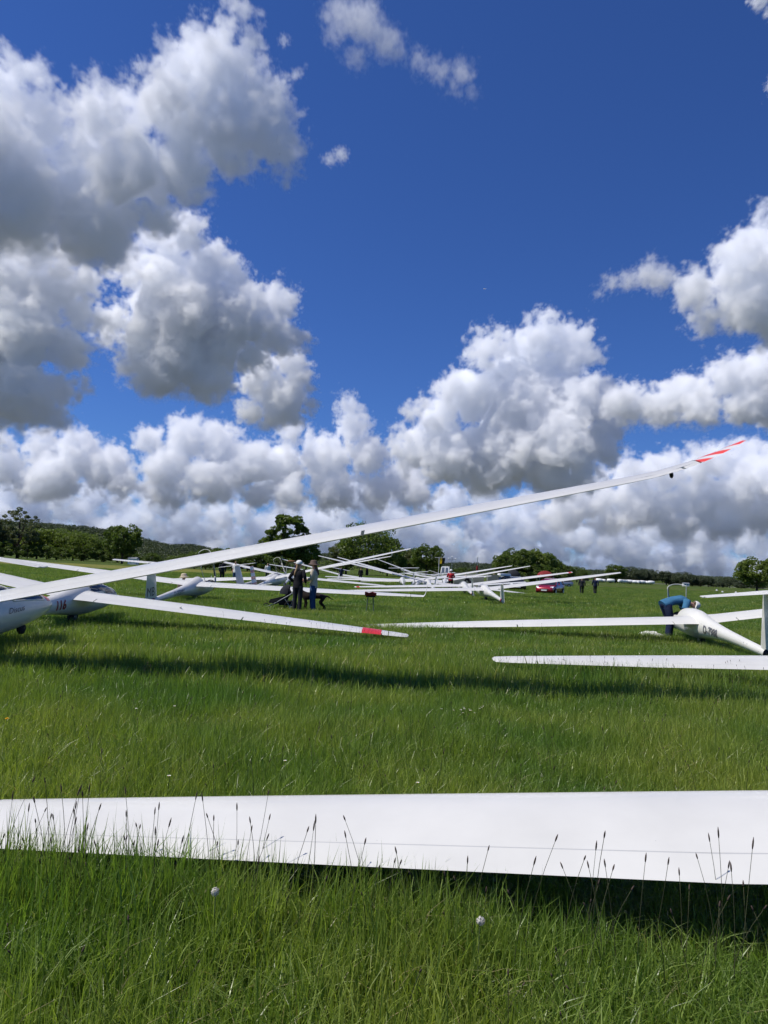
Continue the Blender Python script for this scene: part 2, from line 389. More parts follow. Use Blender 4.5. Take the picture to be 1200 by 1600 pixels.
# ------------------------------------------------------------------ clouds: real volumes far beyond the field
# (name, distance m, base height, density, puffs); puffs are (x, height, radius) in thousandths of the distance
CLOUDS = [
    ('west_tower', 4200, 421, 1.00, [(-274,727,43),(-306,699,45),(-231,739,31),(-261,672,72),(-210,647,63),(-180,592,49),(-154,554,27),(-293,614,72),(-238,594,63),(-550,659,41),(-554,602,63),(-506,604,54),(-461,583,55),(-409,595,49),(-370,616,40),(-465,513,80),(-368,527,76),(-536,510,89),(-297,535,53),(-514,456,71),(-426,464,66),(-338,478,40),(-641,589,107),(-657,476,124)]),
    ('west_dark', 5200, 174, 1.50, [(-492,406,44),(-432,377,33),(-552,390,53),(-443,341,35),(-475,197,35),(-527,194,43),(-516,374,58),(-467,367,44),(-438,391,25),(-500,293,66),(-451,282,39),(-494,222,48),(-542,265,79),(-465,233,35),(-618,333,105),(-599,226,78),(-544,390,44)]),
    ('middle', 5600, 217, 1.15, [(-171,363,37),(-141,319,26),(-392,307,25),(-282,435,34),(-335,438,25),(-277,367,53),(-282,303,53),(-337,274,35),(-228,288,44),(-356,417,30),(-362,381,26),(-308,424,35),(-253,404,44),(-322,374,53),(-225,383,31),(-375,322,30),(-335,310,54),(-266,331,66),(-200,330,53),(-160,314,33),(-314,253,48),(-252,251,44),(-280,277,61),(-358,264,22),(-193,281,31)]),
    ('middle_scrap', 6300, 187, 0.90, [(-136,274,24),(-173,264,30),(-138,230,38),(-158,198,26),(-154,236,35),(-122,257,23),(-111,222,17),(-145,212,30),(-188,206,23),(-182,246,26)]),
    ('right_band', 7000, 211, 1.15, [(329,244,35),(377,245,35),(416,260,37),(455,275,35),(494,284,40),(473,240,35),(420,234,31),(359,226,23),(568,289,61),(542,244,44)]),
    ('right_top', 5000, 303, 0.95, [(405,397,32),(431,409,35),(471,429,48),(502,471,43),(480,384,49),(511,367,44),(441,368,28),(520,422,53),(568,461,80),(560,369,62),(510,518,18)]),
    ('right_cumulus', 8200, 109, 1.25, [(134,309,30),(124,286,30),(208,335,30),(196,312,39),(234,336,21),(179,280,56),(244,301,42),(275,302,19),(111,240,45),(168,226,70),(250,230,64),(298,250,31),(72,209,38),(42,212,19),(37,172,38),(83,161,55),(152,160,69),(226,172,68),(286,179,36),(307,215,31),(136,133,43),(222,137,48)]),
    ('low_west', 10500, 69, 1.00, [(-516,151,21),(-520,116,35),(-466,140,33),(-418,136,39),(-373,118,40),(-441,102,41),(-484,96,31),(-346,98,29),(-320,160,26),(-273,164,38),(-225,156,39),(-184,131,43),(-234,107,40),(-294,122,38),(-298,91,29),(-130,177,23),(-141,138,38),(-85,149,42),(-54,216,19),(-46,190,28),(-25,152,36),(-10,109,31),(-70,106,38),(-122,95,29),(-173,93,26),(28,128,35),(42,102,29)]),
    ('low_east', 12000, 63, 1.00, [(499,176,33),(456,165,36),(413,154,33),(374,144,38),(331,137,35),(517,146,43),(474,126,47),(422,115,48),(370,104,41),(331,103,36),(292,118,35),(526,103,43),(465,83,38),(396,78,38),(310,80,31),(258,99,38),(233,81,31),(569,139,69)]),
    ('wisp', 3600, 0, 0.15, [(-30,745,26),(-14,728,20),(-66,722,20),(-100,752,20),(20,722,18),(40,712,18),(-85,777,30),(-60,765,34),(-38,750,26),(-20,735,22),(-100,790,24),(30,715,16),(52,705,20),(82,700,22),(96,685,14),(70,680,14)]),
    ('right_wisp', 4600, 0, 0.28, [(325,417,18),(345,418,22),(370,420,22),(300,410,14),(285,398,10)]),
    ('corner', 4200, 0, 0.8, [(500,830,16),(530,815,22),(560,850,40),(527,712,14),(545,700,18)]),
    ('west_scrap', 4700, 0, 0.22, [(-98,566,10),(-82,575,12),(-372,690,12),(-380,670,10),(-352,655,10),(-170,735,9)]),
]
def far_bank():
    r = random.Random(5); out = []
    for z0, n, rad in [(16, 100, 17), (34, 90, 19), (54, 70, 21), (76, 46, 22), (98, 26, 22)]:
        for i in range(n):
            x = -780 + 1560 * (i + r.random()) / n
            out.append((x, z0 + r.uniform(-7, 9), rad * r.uniform(.6, 1.4)))
    return out
def back_bank():
    r = random.Random(9); out = []
    for z0, n, rad in [(6, 46, 26), (30, 44, 27), (52, 30, 24)]:
        for i in range(n): out.append((-800 + 1600 * (i + r.random()) / n, z0 + r.uniform(-6, 8), rad * r.uniform(.8, 1.25)))
    return out
CLOUDS.append(('back_bank', 24000, 1, 1.0, back_bank()))
CLOUDS.append(('far_bank', 15500, 4, 1.0, far_bank()))

def cloud_material(dens, col=(.997, .998, 1, 1)):
    mt = bpy.data.materials.new('cloud_vapour'); mt.use_nodes = True
    t = mt.node_tree; t.nodes.clear()
    out = t.nodes.new('ShaderNodeOutputMaterial'); pv = t.nodes.new('ShaderNodeVolumePrincipled')
    pv.inputs['Color'].default_value = col
    pv.inputs['Density'].default_value = dens
    pv.inputs['Anisotropy'].default_value = -0.05
    t.links.new(pv.outputs[0], out.inputs['Volume'])
    return mt

def cloud_nodes(name, vmin, vmax, res, base, soft, nscale, mat, rough, erode, gain):
    g = bpy.data.node_groups.new(name, 'GeometryNodeTree')
    g.interface.new_socket('Geometry', in_out='INPUT', socket_type='NodeSocketGeometry')
    g.interface.new_socket('Geometry', in_out='OUTPUT', socket_type='NodeSocketGeometry')
    N = g.nodes.new; L = g.links.new; m = node_math(g)
    gi = N('NodeGroupInput'); go = N('NodeGroupOutput'); pos = N('GeometryNodeInputPosition')
    rad = N('GeometryNodeInputNamedAttribute'); rad.data_type = 'FLOAT'; rad.inputs[0].default_value = 'rad'
    lev = N('GeometryNodeInputNamedAttribute'); lev.data_type = 'INT'; lev.inputs[0].default_value = 'level'
    # the position is stirred by a slow noise so that no puff stays a ball
    warp = N('ShaderNodeTexNoise'); warp.inputs['Scale'].default_value = nscale * 0.55; warp.inputs['Detail'].default_value = 2
    L(pos.outputs[0], warp.inputs['Vector'])
    sub = N('ShaderNodeVectorMath'); sub.operation = 'SUBTRACT'; sub.inputs[1].default_value = (.5, .5, .5); L(warp.outputs['Color'], sub.inputs[0])
    scl = N('ShaderNodeVectorMath'); scl.operation = 'SCALE'; scl.inputs['Scale'].default_value = 0.55 / nscale; L(sub.outputs[0], scl.inputs[0])
    add = N('ShaderNodeVectorMath'); add.operation = 'ADD'; L(pos.outputs[0], add.inputs[0]); L(scl.outputs[0], add.inputs[1])
    fields = []
    for k in range(3):
        sep = N('GeometryNodeSeparateGeometry'); sep.domain = 'POINT'
        cmp_ = N('FunctionNodeCompare'); cmp_.data_type = 'INT'; cmp_.operation = 'EQUAL'
        L(lev.outputs[0], cmp_.inputs[2]); cmp_.inputs[3].default_value = k
        L(gi.outputs[0], sep.inputs[0]); L(cmp_.outputs[0], sep.inputs['Selection'])
        sn = N('GeometryNodeSampleNearest'); sn.domain = 'POINT'
        L(sep.outputs[0], sn.inputs[0]); L(add.outputs[0], sn.inputs['Sample Position'])
        def si(dt, src):
            n = N('GeometryNodeSampleIndex'); n.data_type = dt
            L(sep.outputs[0], n.inputs[0]); L(src, n.inputs['Value']); L(sn.outputs[0], n.inputs['Index'])
            return n.outputs[0]
        P = si('FLOAT_VECTOR', pos.outputs[0]); Rr = si('FLOAT', rad.outputs[0])
        d = N('ShaderNodeVectorMath'); d.operation = 'DISTANCE'; L(P, d.inputs[0]); L(add.outputs[0], d.inputs[1])
        # in units of a mean puff: (R - d) / scale
        fields.append(m('MULTIPLY', m('SUBTRACT', Rr, d.outputs['Value']), nscale * 1.1))
    f = m('MAXIMUM', m('MAXIMUM', fields[0], fields[1]), fields[2])
    noi = N('ShaderNodeTexNoise'); noi.inputs['Scale'].default_value = nscale * 2.3; noi.inputs['Detail'].default_value = 7
    noi.inputs['Roughness'].default_value = rough
    L(pos.outputs[0], noi.inputs['Vector'])
    f = m('ADD', f, m('MULTIPLY', m('SUBTRACT', noi.outputs[0], 0.53), erode))
    xyz = N('ShaderNodeSeparateXYZ'); L(add.outputs[0], xyz.inputs[0])
    bf = m('DIVIDE', m('SUBTRACT', xyz.outputs[2], base - soft), soft * 2, clamp=True)
    f = m('MULTIPLY', f, gain, clamp=True)
    f = m('MULTIPLY', f, bf)
    vc = N('GeometryNodeVolumeCube')
    L(f, vc.inputs['Density']); vc.inputs['Min'].default_value = vmin; vc.inputs['Max'].default_value = vmax
    for a, b in zip('XYZ', res): vc.inputs['Resolution ' + a].default_value = int(b)
    sm = N('GeometryNodeSetMaterial'); sm.inputs['Material'].default_value = mat
    L(vc.outputs[0], sm.inputs[0]); L(sm.outputs[0], go.inputs[0])
    return g

def make_cloud(name, Y, base, dens, puffs):
    r = random.Random(name); k = Y / 1000.0
    P, Q, LV = [], [], []
    mean = sum(p[2] for p in puffs) / len(puffs) * k
    thin = dens < 0.5
    wide = name.endswith('_bank')
    for (x, z, rr) in puffs:
        rr *= k * (0.9 if not thin else 1.0)
        c = Vector((x * k, r.gauss(0, .35) * (mean if not wide else 2.2 * mean), z * k))
        P.append(c); Q.append(rr); LV.append(0)
        for i in range(6 if not thin else 4):                                  # lobes on the upper side and flanks
            d = Vector((r.gauss(0, 1), r.gauss(0, 1), r.gauss(.35, .8))).normalized()
            c2 = c + d * rr * r.uniform(.5, .85); r2 = rr * r.uniform(.35, .6)
            P.append(c2); Q.append(r2); LV.append(1)
            for j in range(2):
                d2 = (d * .8 + Vector((r.gauss(0, 1), r.gauss(0, 1), r.gauss(.2, .8)))).normalized()
                P.append(c2 + d2 * r2 * .85); Q.append(r2 * r.uniform(.3, .5)); LV.append(2)
    me = bpy.data.meshes.new('cloud_puffs'); me.from_pydata([tuple(p) for p in P], [], [])
    me.attributes.new('rad', 'FLOAT', 'POINT').data.foreach_set('value', Q)
    me.attributes.new('level', 'INT', 'POINT').data.foreach_set('value', LV)
    o = bpy.data.objects.new('cloud', me); COL.objects.link(o); o.location = (0, Y, 0)
    A = np.array(P); B = np.array(Q)[:, None]
    lo = (A - B).min(0) - .25 * mean; hi = (A + B).max(0) + .25 * mean
    base_z = base * k
    if base: lo[2] = max(lo[2], base_z - .3 * mean)
    size = hi - lo
    px = k * 0.98 * VOX                                                # about one pixel of the picture
    if wide: px *= 1.15 if name == 'far_bank' else 2.0
    res = [max(12, min(520, size[0] / px)), max(12, min(110, size[1] / (px * 2))), max(12, min(420, size[2] / px))]
    mat = cloud_material(CD * dens * 1000 / mean / 100 if not wide else CD * 10 / mean * .35,
                         (.962, .978, 1, 1) if name == 'far_bank' else (.90, .94, 1, 1) if name == 'back_bank' else (.990, .994, 1, 1))  # distance haze is put into the bluer vapour colour of the two banks
    o.modifiers.new('vapour', 'NODES').node_group = cloud_nodes(
        'cloud_' + name, tuple(lo), tuple(hi), res, base_z, (.35 if not wide else .3) * mean, 1.0 / mean, mat,
        .66 if not thin else .68, 3.1 if not thin else 4.2, 2.1 if not thin else .8)
    o['kind'] = 'stuff'
    o['label'] = CLOUD_LABEL[name]
    return o
CD = 0.6; VOX = 1.7
CLOUD_LABEL = dict(
    west_tower='big white cumulus with ragged top filling the upper left sky',
    west_dark='dark grey cloud with flat base at the left edge',
    middle='bright cumulus with shaded base below the big left cloud',
    middle_scrap='small grey torn cloud under the middle cumulus',
    right_band='long grey cloud bank running off the right edge',
    right_top='white cumulus high at the right edge of the sky',
    right_cumulus='towering white cumulus with dark base right of centre',
    low_west='row of low cumulus tops over the left half of the field',
    low_east='low grey cumulus bank behind the raised striped wing tip',
    wisp='thin torn wisp of cloud at the top of the sky',
    right_wisp='thin ragged wisp beside the high right cumulus',
    corner='bright cloud edge in the upper right corner',
    west_scrap='faint cloud shreds beside the big left cumulus',
    back_bank='blue grey wall of farthest cloud just above the horizon',
    far_bank='mottled grey cloud layer along the horizon')
for c in CLOUDS: make_cloud(*c)

# ------------------------------------------------------------------ gliders
FUS = np.array([(2.38, .50, .012, .012, .012), (2.33, .50, .085, .075, .07), (2.2, .51, .155, .135, .13), (1.9, .53, .235, .225, .21),
                (1.5, .55, .285, .325, .265), (1.0, .57, .305, .41, .295), (.5, .58, .305, .445, .305), (.1, .60, .29, .42, .30),
                (-.4, .63, .235, .315, .255), (-1.0, .66, .172, .215, .195), (-1.8, .68, .128, .148, .142), (-2.8, .68, .102, .112, .112),
                (-3.8, .67, .086, .092, .092), (-4.35, .66, .072, .078, .08)])
FUS[:, 1] -= .045
def fus_table(two):
    f = FUS.copy()
    if two:
        f[:, 0] = np.where(f[:, 0] > 0, f[:, 0] * 1.34, f[:, 0] * 1.22)
        f[:, 2:] *= 1.16; f[:, 1] += .06
    return f
class Fus:
    def __init__(s, two, hump=1.0):
        f = fus_table(two)[::-1]
        f = f.copy(); sel = (f[:, 0] > -.6) & (f[:, 0] < 1.3); f[sel, 3] *= hump
        s.y = f[:, 0]; s.t = f
        s.s = np.concatenate([[0], np.cumsum(np.hypot(np.diff(f[:, 0]), np.diff(f[:, 3])))])
        # tangents for a smooth (cubic Hermite) outline
        s.d = np.zeros_like(f)
        for i in range(len(f)):
            a, b = max(0, i - 1), min(len(f) - 1, i + 1)
            s.d[i] = (f[b] - f[a]) / (s.s[b] - s.s[a])
        s.tail, s.nose = f[0, 0], f[-1, 0]
    def at(s, u):
        i = int(np.clip(np.searchsorted(s.s, u) - 1, 0, len(s.s) - 2)); h = s.s[i + 1] - s.s[i]; t = (u - s.s[i]) / h
        h00, h10, h01, h11 = 2*t**3-3*t*t+1, t**3-2*t*t+t, -2*t**3+3*t*t, t**3-t*t
        r = h00 * s.t[i] + h10 * h * s.d[i] + h01 * s.t[i+1] + h11 * h * s.d[i+1]
        r[2:] = np.maximum(r[2:], .008); return r
    def u_of(s, y): return float(np.interp(y, s.y, s.s))
    def pt(s, r, th, k=1.0, off=0.0):
        hh = r[3] if math.cos(th) > 0 else r[4]
        return Vector((math.sin(th) * (r[2] * k + off), r[0], r[1] + math.cos(th) * (hh * k + off)))
    def side(s, y, z, sd, off=.004):
        r = s.at(s.u_of(y)); dz = z - r[1]; hh = r[3] if dz > 0 else r[4]
        q = max(0.0, 1 - (dz / hh) ** 2)
        return Vector((sd * (r[2] * math.sqrt(q) + off), y, z))

def naca(x, th, camber):
    yt = 5 * th * (.2969 * math.sqrt(max(x, 0)) - .126 * x - .3516 * x * x + .2843 * x ** 3 - .1015 * x ** 4)
    return yt, camber * 4 * x * (1 - x) * (1.15 - .3 * x)
XS_MAIN = [.80, .70, .58, .46, .34, .24, .15, .08, .035, .01, 0.0]
XS_FLAP = [1.0, .95, .90, .85, .809]
def foil_ring(xs, P, chord, th, camber, phi=0.0, inc=0.0):
    up, lo = [], []
    for x in xs:
        yt, cam_ = naca(x, th, camber); up.append((x, cam_ + yt)); lo.append((x, cam_ - yt))
    pts = up + [p for p in reversed(lo)][(1 if xs[-1] == 0.0 else 0):]
    if xs[0] == 1.0: pts = pts[:-1]
    out = []
    ci, si_ = math.cos(inc), math.sin(inc); cp, sp = math.cos(phi), math.sin(phi)
    for x, z in pts:
        yy = -x * chord; zz = z * chord
        yy, zz = yy * ci - zz * si_ * 0 , zz - x * chord * si_
        out.append(Vector((P[0] - zz * sp, P[1] + yy, P[2] + zz * cp)))
    return out

def wing_geo(sp):
    """functions of the spanwise share s: leading edge point, chord, thickness, local cant"""
    half, dih, cr = sp['half'], R(sp['dih']), sp['chord']
    tab = sp.get('plan') or [(0, 1, 0), (.45, .93, .01), (.72, .74, .05), (.90, .52, .10), (.97, .42, .13), (1, .34, .16)]
    ss = [t[0] for t in tab]; cs = [t[1] * cr for t in tab]; sw = [t[2] * cr for t in tab]
    tip_up = sp.get('tip_up', 0.0); t0 = sp.get('tip_from', .82)
    def geo(s):
        x = s * half; z = sp['zw'] + x * math.tan(dih); phi = dih
        z += sp.get('bend', 0) * s * s
        phi += math.atan(2 * sp.get('bend', 0) * s / half)
        if tip_up and s > t0:
            q = (s - t0) / (1 - t0); z += tip_up * q * q; phi += math.atan(2 * tip_up * q / ((1 - t0) * half))
        return (x, sp['yle'] - float(np.interp(s, ss, sw)), z), float(np.interp(s, ss, cs)), phi
    return geo

def add_wing(root, sp, side, m):
    geo = wing_geo(sp); th, cm_ = .145, .022; droop = R(sp.get('droop', 0))
    inc = R(sp.get('inc', 2.0))
    def rings(xs, s0, s1, n, fillet=False):
        out = []
        for s in np.linspace(s0, s1, n):
            P, c, phi = geo(s)
            t = th
            r = foil_ring(xs, P, c, t, cm_, phi, inc)
            if droop and xs is XS_FLAP:
                y0 = P[1] - .81 * c; r = [Vector((p.x, p.y, p.z + (p.y - y0) * math.tan(droop))) for p in r]
            out.append([Vector((p.x * side, p.y, p.z)) for p in r])
        return out
    nb = sp.get('nseg', 14)
    mb = MB(); mb.loft(rings(XS_MAIN, .018, .945, nb))
    full = [1.0, .93, .86] + XS_MAIN
    mb.loft(rings([1.0, .95, .9, .85, .80], .018, .085, 2)); mb.loft(rings([1.0, .95, .9, .85, .80], .928, .945, 2))
    wing = mb.build('wing', m, root, 50)
    cut = sp.get('cut', .52)
    a = MB(); a.loft(rings(XS_FLAP, .088, cut - .002, max(3, nb // 2))); a.build('flap', m, wing, 50)
    a = MB(); a.loft(rings(XS_FLAP, cut + .002, .925, max(3, nb // 2))); a.build('aileron', m, wing, 50)
    # gap seal strip bridging the hinge line, lying low in the gap
    g = MB()
    seal = []
    for s in np.linspace(.088, .925, nb):
        P, c, phi = geo(s); row = []
        for x in (.797, .811):
            yt, cam_ = naca(x, th, cm_); zz = (cam_ + yt) * c - .0006 - x * c * math.sin(inc)
            row.append(Vector(((P[0] - zz * math.sin(phi)) * side, P[1] - x * c, P[2] + zz * math.cos(phi))))
        row += [p - Vector((0, 0, .004)) for p in reversed(row)]
        seal.append(row)
    g.loft(seal); g.build('gap_seal', M['seal'], wing, 20)
    # outer panel with its rounded, possibly upturned end
    t = MB(); xs = [1.0, .93, .86, .80] + XS_MAIN[1:]
    rr = rings(xs, .947, 1.0, 8)
    if not sp.get('winglet'):
        last = rr[-1]; c = sum(last, Vector()) / len(last)
        for k, q in ((.75, .012), (.35, .022)):
            rr.append([c + (p - c) * k + Vector((side * q * 2, 0, q * .2)) for p in last])
    else:
        P, c, phi = geo(1.0); Pv = Vector(P)
        for k in (.15, .4, .7, 1.0):
            ph = phi + (R(80) - phi) * min(1, k * 1.6)
            Q = (Pv.x + .22 * k * (1 - .5 * k), Pv.y - .12 * k, Pv.z + .42 * k * k * .6 + .17 * k)
            rg_ = foil_ring(xs, Q, c * (1 - .45 * k), .10, .01, ph, inc)
            rr.append([Vector((p.x * side, p.y, p.z)) for p in rg_])
    t.loft(rr); t.build('wing_tip', sp.get('tipmat') or m, wing, 50)
    if sp.get('tip_wheel') and side > 0:
        P, c, phi = geo(.915); w_ = MB()
        Mx = Matrix.Rotation(R(90), 3, 'Y')
        w_.lathe([(.001, -.018), (.03, -.017), (.044, -.007), (.044, .007), (.03, .017), (.001, .018)], (P[0], P[1] - c * .7, P[2] - .045), 0, 16, Mx)
        w_.tube([(P[0], P[1] - c * .7, P[2] + .01), (P[0], P[1] - c * .7, P[2] - .045)], .018, 0, 6)
        w_.build('tip_wheel', M['rubber'], wing)
    if sp.get('arm_at') and side > 0:          # small control horn on the upper side
        P, c, phi = geo(sp['arm_at']); yt, ca = naca(.72, th, cm_); h = MB()
        h.tube([(P[0], P[1] - c * .70, P[2] + (ca + yt) * c - .02), (P[0] + .05, P[1] - c * .80, P[2] + (ca + yt) * c + .02)], [.02, .006], 0, 6)
        h.build('control_horn', M['greymetal'], wing)
    return wing, geo

def text_mesh(txt, size, shear=0.0, bold=0.0):
    c = bpy.data.curves.new('lettering', 'FONT'); c.body = txt; c.size = size; c.shear = shear; c.offset = bold
    c.resolution_u = 3; c.align_x = 'LEFT'
    o = bpy.data.objects.new('lettering', c); COL.objects.link(o)
    dg = bpy.context.evaluated_depsgraph_get(); me = bpy.data.meshes.new_from_object(o.evaluated_get(dg))
    bpy.data.objects.remove(o); bpy.data.curves.remove(c)
    bm = bmesh.new(); bm.from_mesh(me)
    ys = [v.co.y for v in bm.verts]; xs_ = [v.co.x for v in bm.verts]
    for k in range(1, 6):
        bmesh.ops.bisect_plane(bm, geom=bm.verts[:] + bm.edges[:] + bm.faces[:], plane_co=(0, min(ys) + (max(ys) - min(ys)) * k / 6, 0), plane_no=(0, 1, 0))
    bm.to_mesh(me); bm.free(); me.materials.clear()
    return me

def fus_text(root, fus, txt, y0, z0, size, side, m, name='registration_letters', shear=0, bold=0, squeeze=1.0):
    me = text_mesh(txt, size, shear, bold)
    for v in me.vertices:
        y = y0 + side * v.co.x * squeeze
        r = fus.at(fus.u_of(y)); v.co = fus.side(y, z0 + v.co.y, side, .009)
    me.update(); return link(name, me, root, [m])

def fus_patch(root, fus, y0, y1, th0, th1, m, name, n=8, k=8, slant=0):
    mb = MB(); g = []
    for i in range(n + 1):
        row = []
        for j in range(k + 1):
            th = th0 + (th1 - th0) * j / k
            y = y0 + (y1 - y0) * i / n + slant * (j / k)
            row.append(fus.pt(fus.at(fus.u_of(y)), th, 1.0, .004))
        g.append(row)
    mb.loft(g, 0, False, False); return mb.build(name, m, root)

def glider(label, loc, heading, bank, pitch=5.5, two=False, half=7.5, dih=3.0, chord=.86, fin='t', m='gel', open_canopy=None, open_from=.30,
           dolly='deepred', group='gliders parked on the airfield', fin_stripes=False, hump=1.0, tail_scale=1.0, fin_m=None, **kw):
    mm = M[m]
    root = thing('glider', label, 'glider', loc, (R(pitch), R(bank), -R(heading)), group)
    fus = Fus(two, hump); k2 = 1.2 if two else 1.0
    sp = dict(half=half, dih=dih, chord=chord, zw=.74 + (.12 if two else 0), yle=.42 if not two else .40, **kw)
    # fuselage skin on a grid, with the cockpit opening left out
    NU, NT = 84, 32
    us = np.linspace(0, 1, NU); us = fus.s[-1] * (us * .55 + .45 * (1 - (1 - us) ** 2))
    rows = [fus.at(u) for u in us]
    y_a, y_b = (open_from, 1.95) if not two else (.55, 2.62)
    tc = 5   # opening reaches five steps (56 degrees) down either side
    body, can = MB(), MB()
    V = [fus.pt(r, 2 * math.pi * j / NT) for r in rows for j in range(NT)]
    Fb, Fc = [], []
    ia = min(range(NU), key=lambda i: abs(rows[i][0] - y_a)); ib = min(range(NU), key=lambda i: abs(rows[i][0] - y_b))
    for i in range(NU - 1):
        for j in range(NT):
            q = (i * NT + j, i * NT + (j + 1) % NT, (i + 1) * NT + (j + 1) % NT, (i + 1) * NT + j)
            lim = tc + (1 if i > (ia + ib) / 2 - 2 else 0)
            ins = ia <= i < ib and (j < lim or j >= NT - lim)
            (Fc if ins else Fb).append(q)
    Fb.append(tuple(reversed(range(NT)))); Fb.append(tuple(range((NU - 1) * NT, NU * NT)))
    body.add(V, Fb)
    fo = body.build('fuselage', mm, root, 60)
    hinge = Vector((0, rows[ib][0], rows[ib][1] + rows[ib][3] * math.cos(2 * math.pi * 6 / NT)))
    used = sorted({i for q in Fc for i in q}); mp = {a: b for b, a in enumerate(used)}
    can.add([Vector(V[i]) - hinge for i in used], [tuple(mp[i] for i in q) for q in Fc])
    rot = (R(-open_canopy), 0, 0) if open_canopy else None
    co = can.build('canopy', M['glass_clear' if open_canopy else 'glass'], root, 80, hinge, rot)
    # frame round the canopy edge
    edge = []
    for i in range(ia, ib + 1):
        lim = tc + (1 if i > (ia + ib) / 2 - 2 else 0); edge.append(fus.pt(rows[i], 2 * math.pi * lim / NT, 1, .003))
    front = [fus.pt(rows[ib], 2 * math.pi * j / NT, 1, .003) for j in range(tc + 1, -tc - 2, -1)]
    back = [fus.pt(rows[ia], 2 * math.pi * j / NT, 1, .003) for j in range(-tc, tc + 1)]
    loop = edge + front[1:-1] + [Vector((-p.x, p.y, p.z)) for p in reversed(edge)] + back[1:]
    fr = MB(); fr.tube([p - hinge for p in loop], .012, 0, 6, False); fr.build('canopy_frame', M['frame'], co, 60)
    if two:
        im = (ia + ib) // 2; fr = MB(); fr.tube([fus.pt(rows[im], 2 * math.pi * j / NT, 1, .002) - hinge for j in range(-6, 7)], .016, 0, 6); fr.build('canopy_frame', M['frame'], co, 60)
    if open_canopy:
        st = MB(); st.tube([fus.pt(rows[(ia + ib) // 2], 2 * math.pi * 5 / NT) , Vector((.02, hinge.y - .05, hinge.z + .30))], .009, 0, 6); st.build('canopy_strut', M['frame'], root)
    # cockpit tub, seat and panel
    tub = MB(); g = []
    for i in range(ia, ib + 1):
        g.append([fus.pt(rows[i], 2 * math.pi * j / NT, .95) for j in range(tc, NT - tc + 1)])
    tub.loft(g, 0, False, False)
    tub.loft([[p for p in g[0]], [Vector((p.x * .02, p.y, p.z)) for p in g[0]]], 0, False, False)
    tub.build('cockpit_tub', M['cockpit'], fo, 60)
    for yy in ([y_a + .28] if not two else [y_a + .30, y_a + 1.25]):
        r = fus.at(fus.u_of(yy)); s_ = MB()
        s_.loft([[(-.2, yy + .55, r[1] - .2), (.2, yy + .55, r[1] - .2), (.2, yy + .55, r[1] - .14), (-.2, yy + .55, r[1] - .14)],
                 [(-.2, yy + .15, r[1] - .22), (.2, yy + .15, r[1] - .22), (.2, yy + .17, r[1] - .15), (-.2, yy + .17, r[1] - .15)],
                 [(-.19, yy - .18, r[1] + .14), (.19, yy - .18, r[1] + .14), (.19, yy - .12, r[1] + .16), (-.19, yy - .12, r[1] + .16)]])
        s_.box((0, yy - .20, r[1] + .24), (.2, .07, .15)); s_.build('seat', M['seat'], root)
    r = fus.at(fus.u_of(y_b - .28)); pn = MB(); pn.loft([[(-.16, y_b - .28, r[1] - .1), (.16, y_b - .28, r[1] - .1), (.16, y_b - .22, r[1] - .1), (-.16, y_b - .22, r[1] - .1)],
        [(-.15, y_b - .30, r[1] + r[3] * .62), (.15, y_b - .30, r[1] + r[3] * .62), (.13, y_b - .1, r[1] + r[3] * .55), (-.13, y_b - .1, r[1] + r[3] * .55)]]); pn.build('instrument_panel', M['dark'], root)
    # wings
    wl, geo = add_wing(root, sp, -1, mm); wr, _ = add_wing(root, sp, 1, mm)
    # wing root fairings blend the wing into the body
    for sd in (-1, 1):
        P, c, phi = geo(.0); f_ = MB(); rr = []
        for x, gr in ((.10, 1.32), (.24, 1.18), (.34, 1.06), (.46, 1.0)):
            s = x / half; P, c, phi = geo(s)
            ring = foil_ring([1.0, .9, .8] + XS_MAIN[1:], (P[0], P[1] + c * .06 * (gr - 1) * 3, P[2]), c * (1 + (gr - 1) * .35), .145 * gr, .022, phi, R(2))
            rr.append([Vector((p.x * sd, p.y, p.z)) for p in ring])
        f_.loft(rr); f_.build('wing_fairing', mm, fo, 60)
    # fin and rudder
    yt = fus.tail; zt = rows[0][1]; fh = 1.27 * k2 * tail_scale
    def fin_ring(z, xs):
        q = (z - zt) / fh; q = max(-.2, q)
        ch = (.98 - .40 * max(0, q)) * k2; le = yt + .72 * k2 - .36 * max(0, q) * k2
        ring = foil_ring(xs, (0, le, 0), ch, .095, 0)
        return [Vector((p.z, p.y, z)) for p in ring]
    zz = [zt - .30, zt - .1, zt + .1] + [zt + fh * t for t in (.3, .55, .8, 1.0)]
    fmat = fin_m or mm
    if fin_stripes: fmat = stripes_material('striped_fin_paint', (0, 0, 2.6), 0, (.62, .10, .06), (.72, .71, .68), .15)
    fn = MB(); fn.loft([fin_ring(z, [.66] + XS_MAIN[2:]) for z in zz[1:]]); fino = fn.build('fin', fmat, root, 50)
    rd = MB(); rd.loft([fin_ring(z, [1.0, .9, .8, .667]) for z in zz]); rd.build('rudder', fmat, root, 50)
    # tailplane
    zt_p = zt + fh + .015 if fin == 't' else zt + .12
    span = 1.28 * k2 if fin == 't' else 1.1
    tp, el = MB(), MB(); y_le = yt + .30 * k2 if fin == 't' else yt + .25
    for s in (-1, 1):
        def tr(xs, a, b, n):
            out = []
            for q in np.linspace(a, b, n):
                c = (.50 - .20 * q) * k2
                ring = foil_ring(xs, (q * span, y_le - .10 * q * k2, zt_p), c, .10, 0)
                out.append([Vector((p.x * s, p.y, p.z)) for p in ring])
            if b > .99:
                L_ = out[-1]; cc = sum(L_, Vector()) / len(L_); out.append([cc + (p - cc) * .6 + Vector((s * .02, 0, 0)) for p in L_])
            return out
        tp.loft(tr([.70] + XS_MAIN[2:], 0 if fin == 't' else .05, 1, 6)); el.loft(tr([1.0, .9, .8, .708], .03, .98, 5))
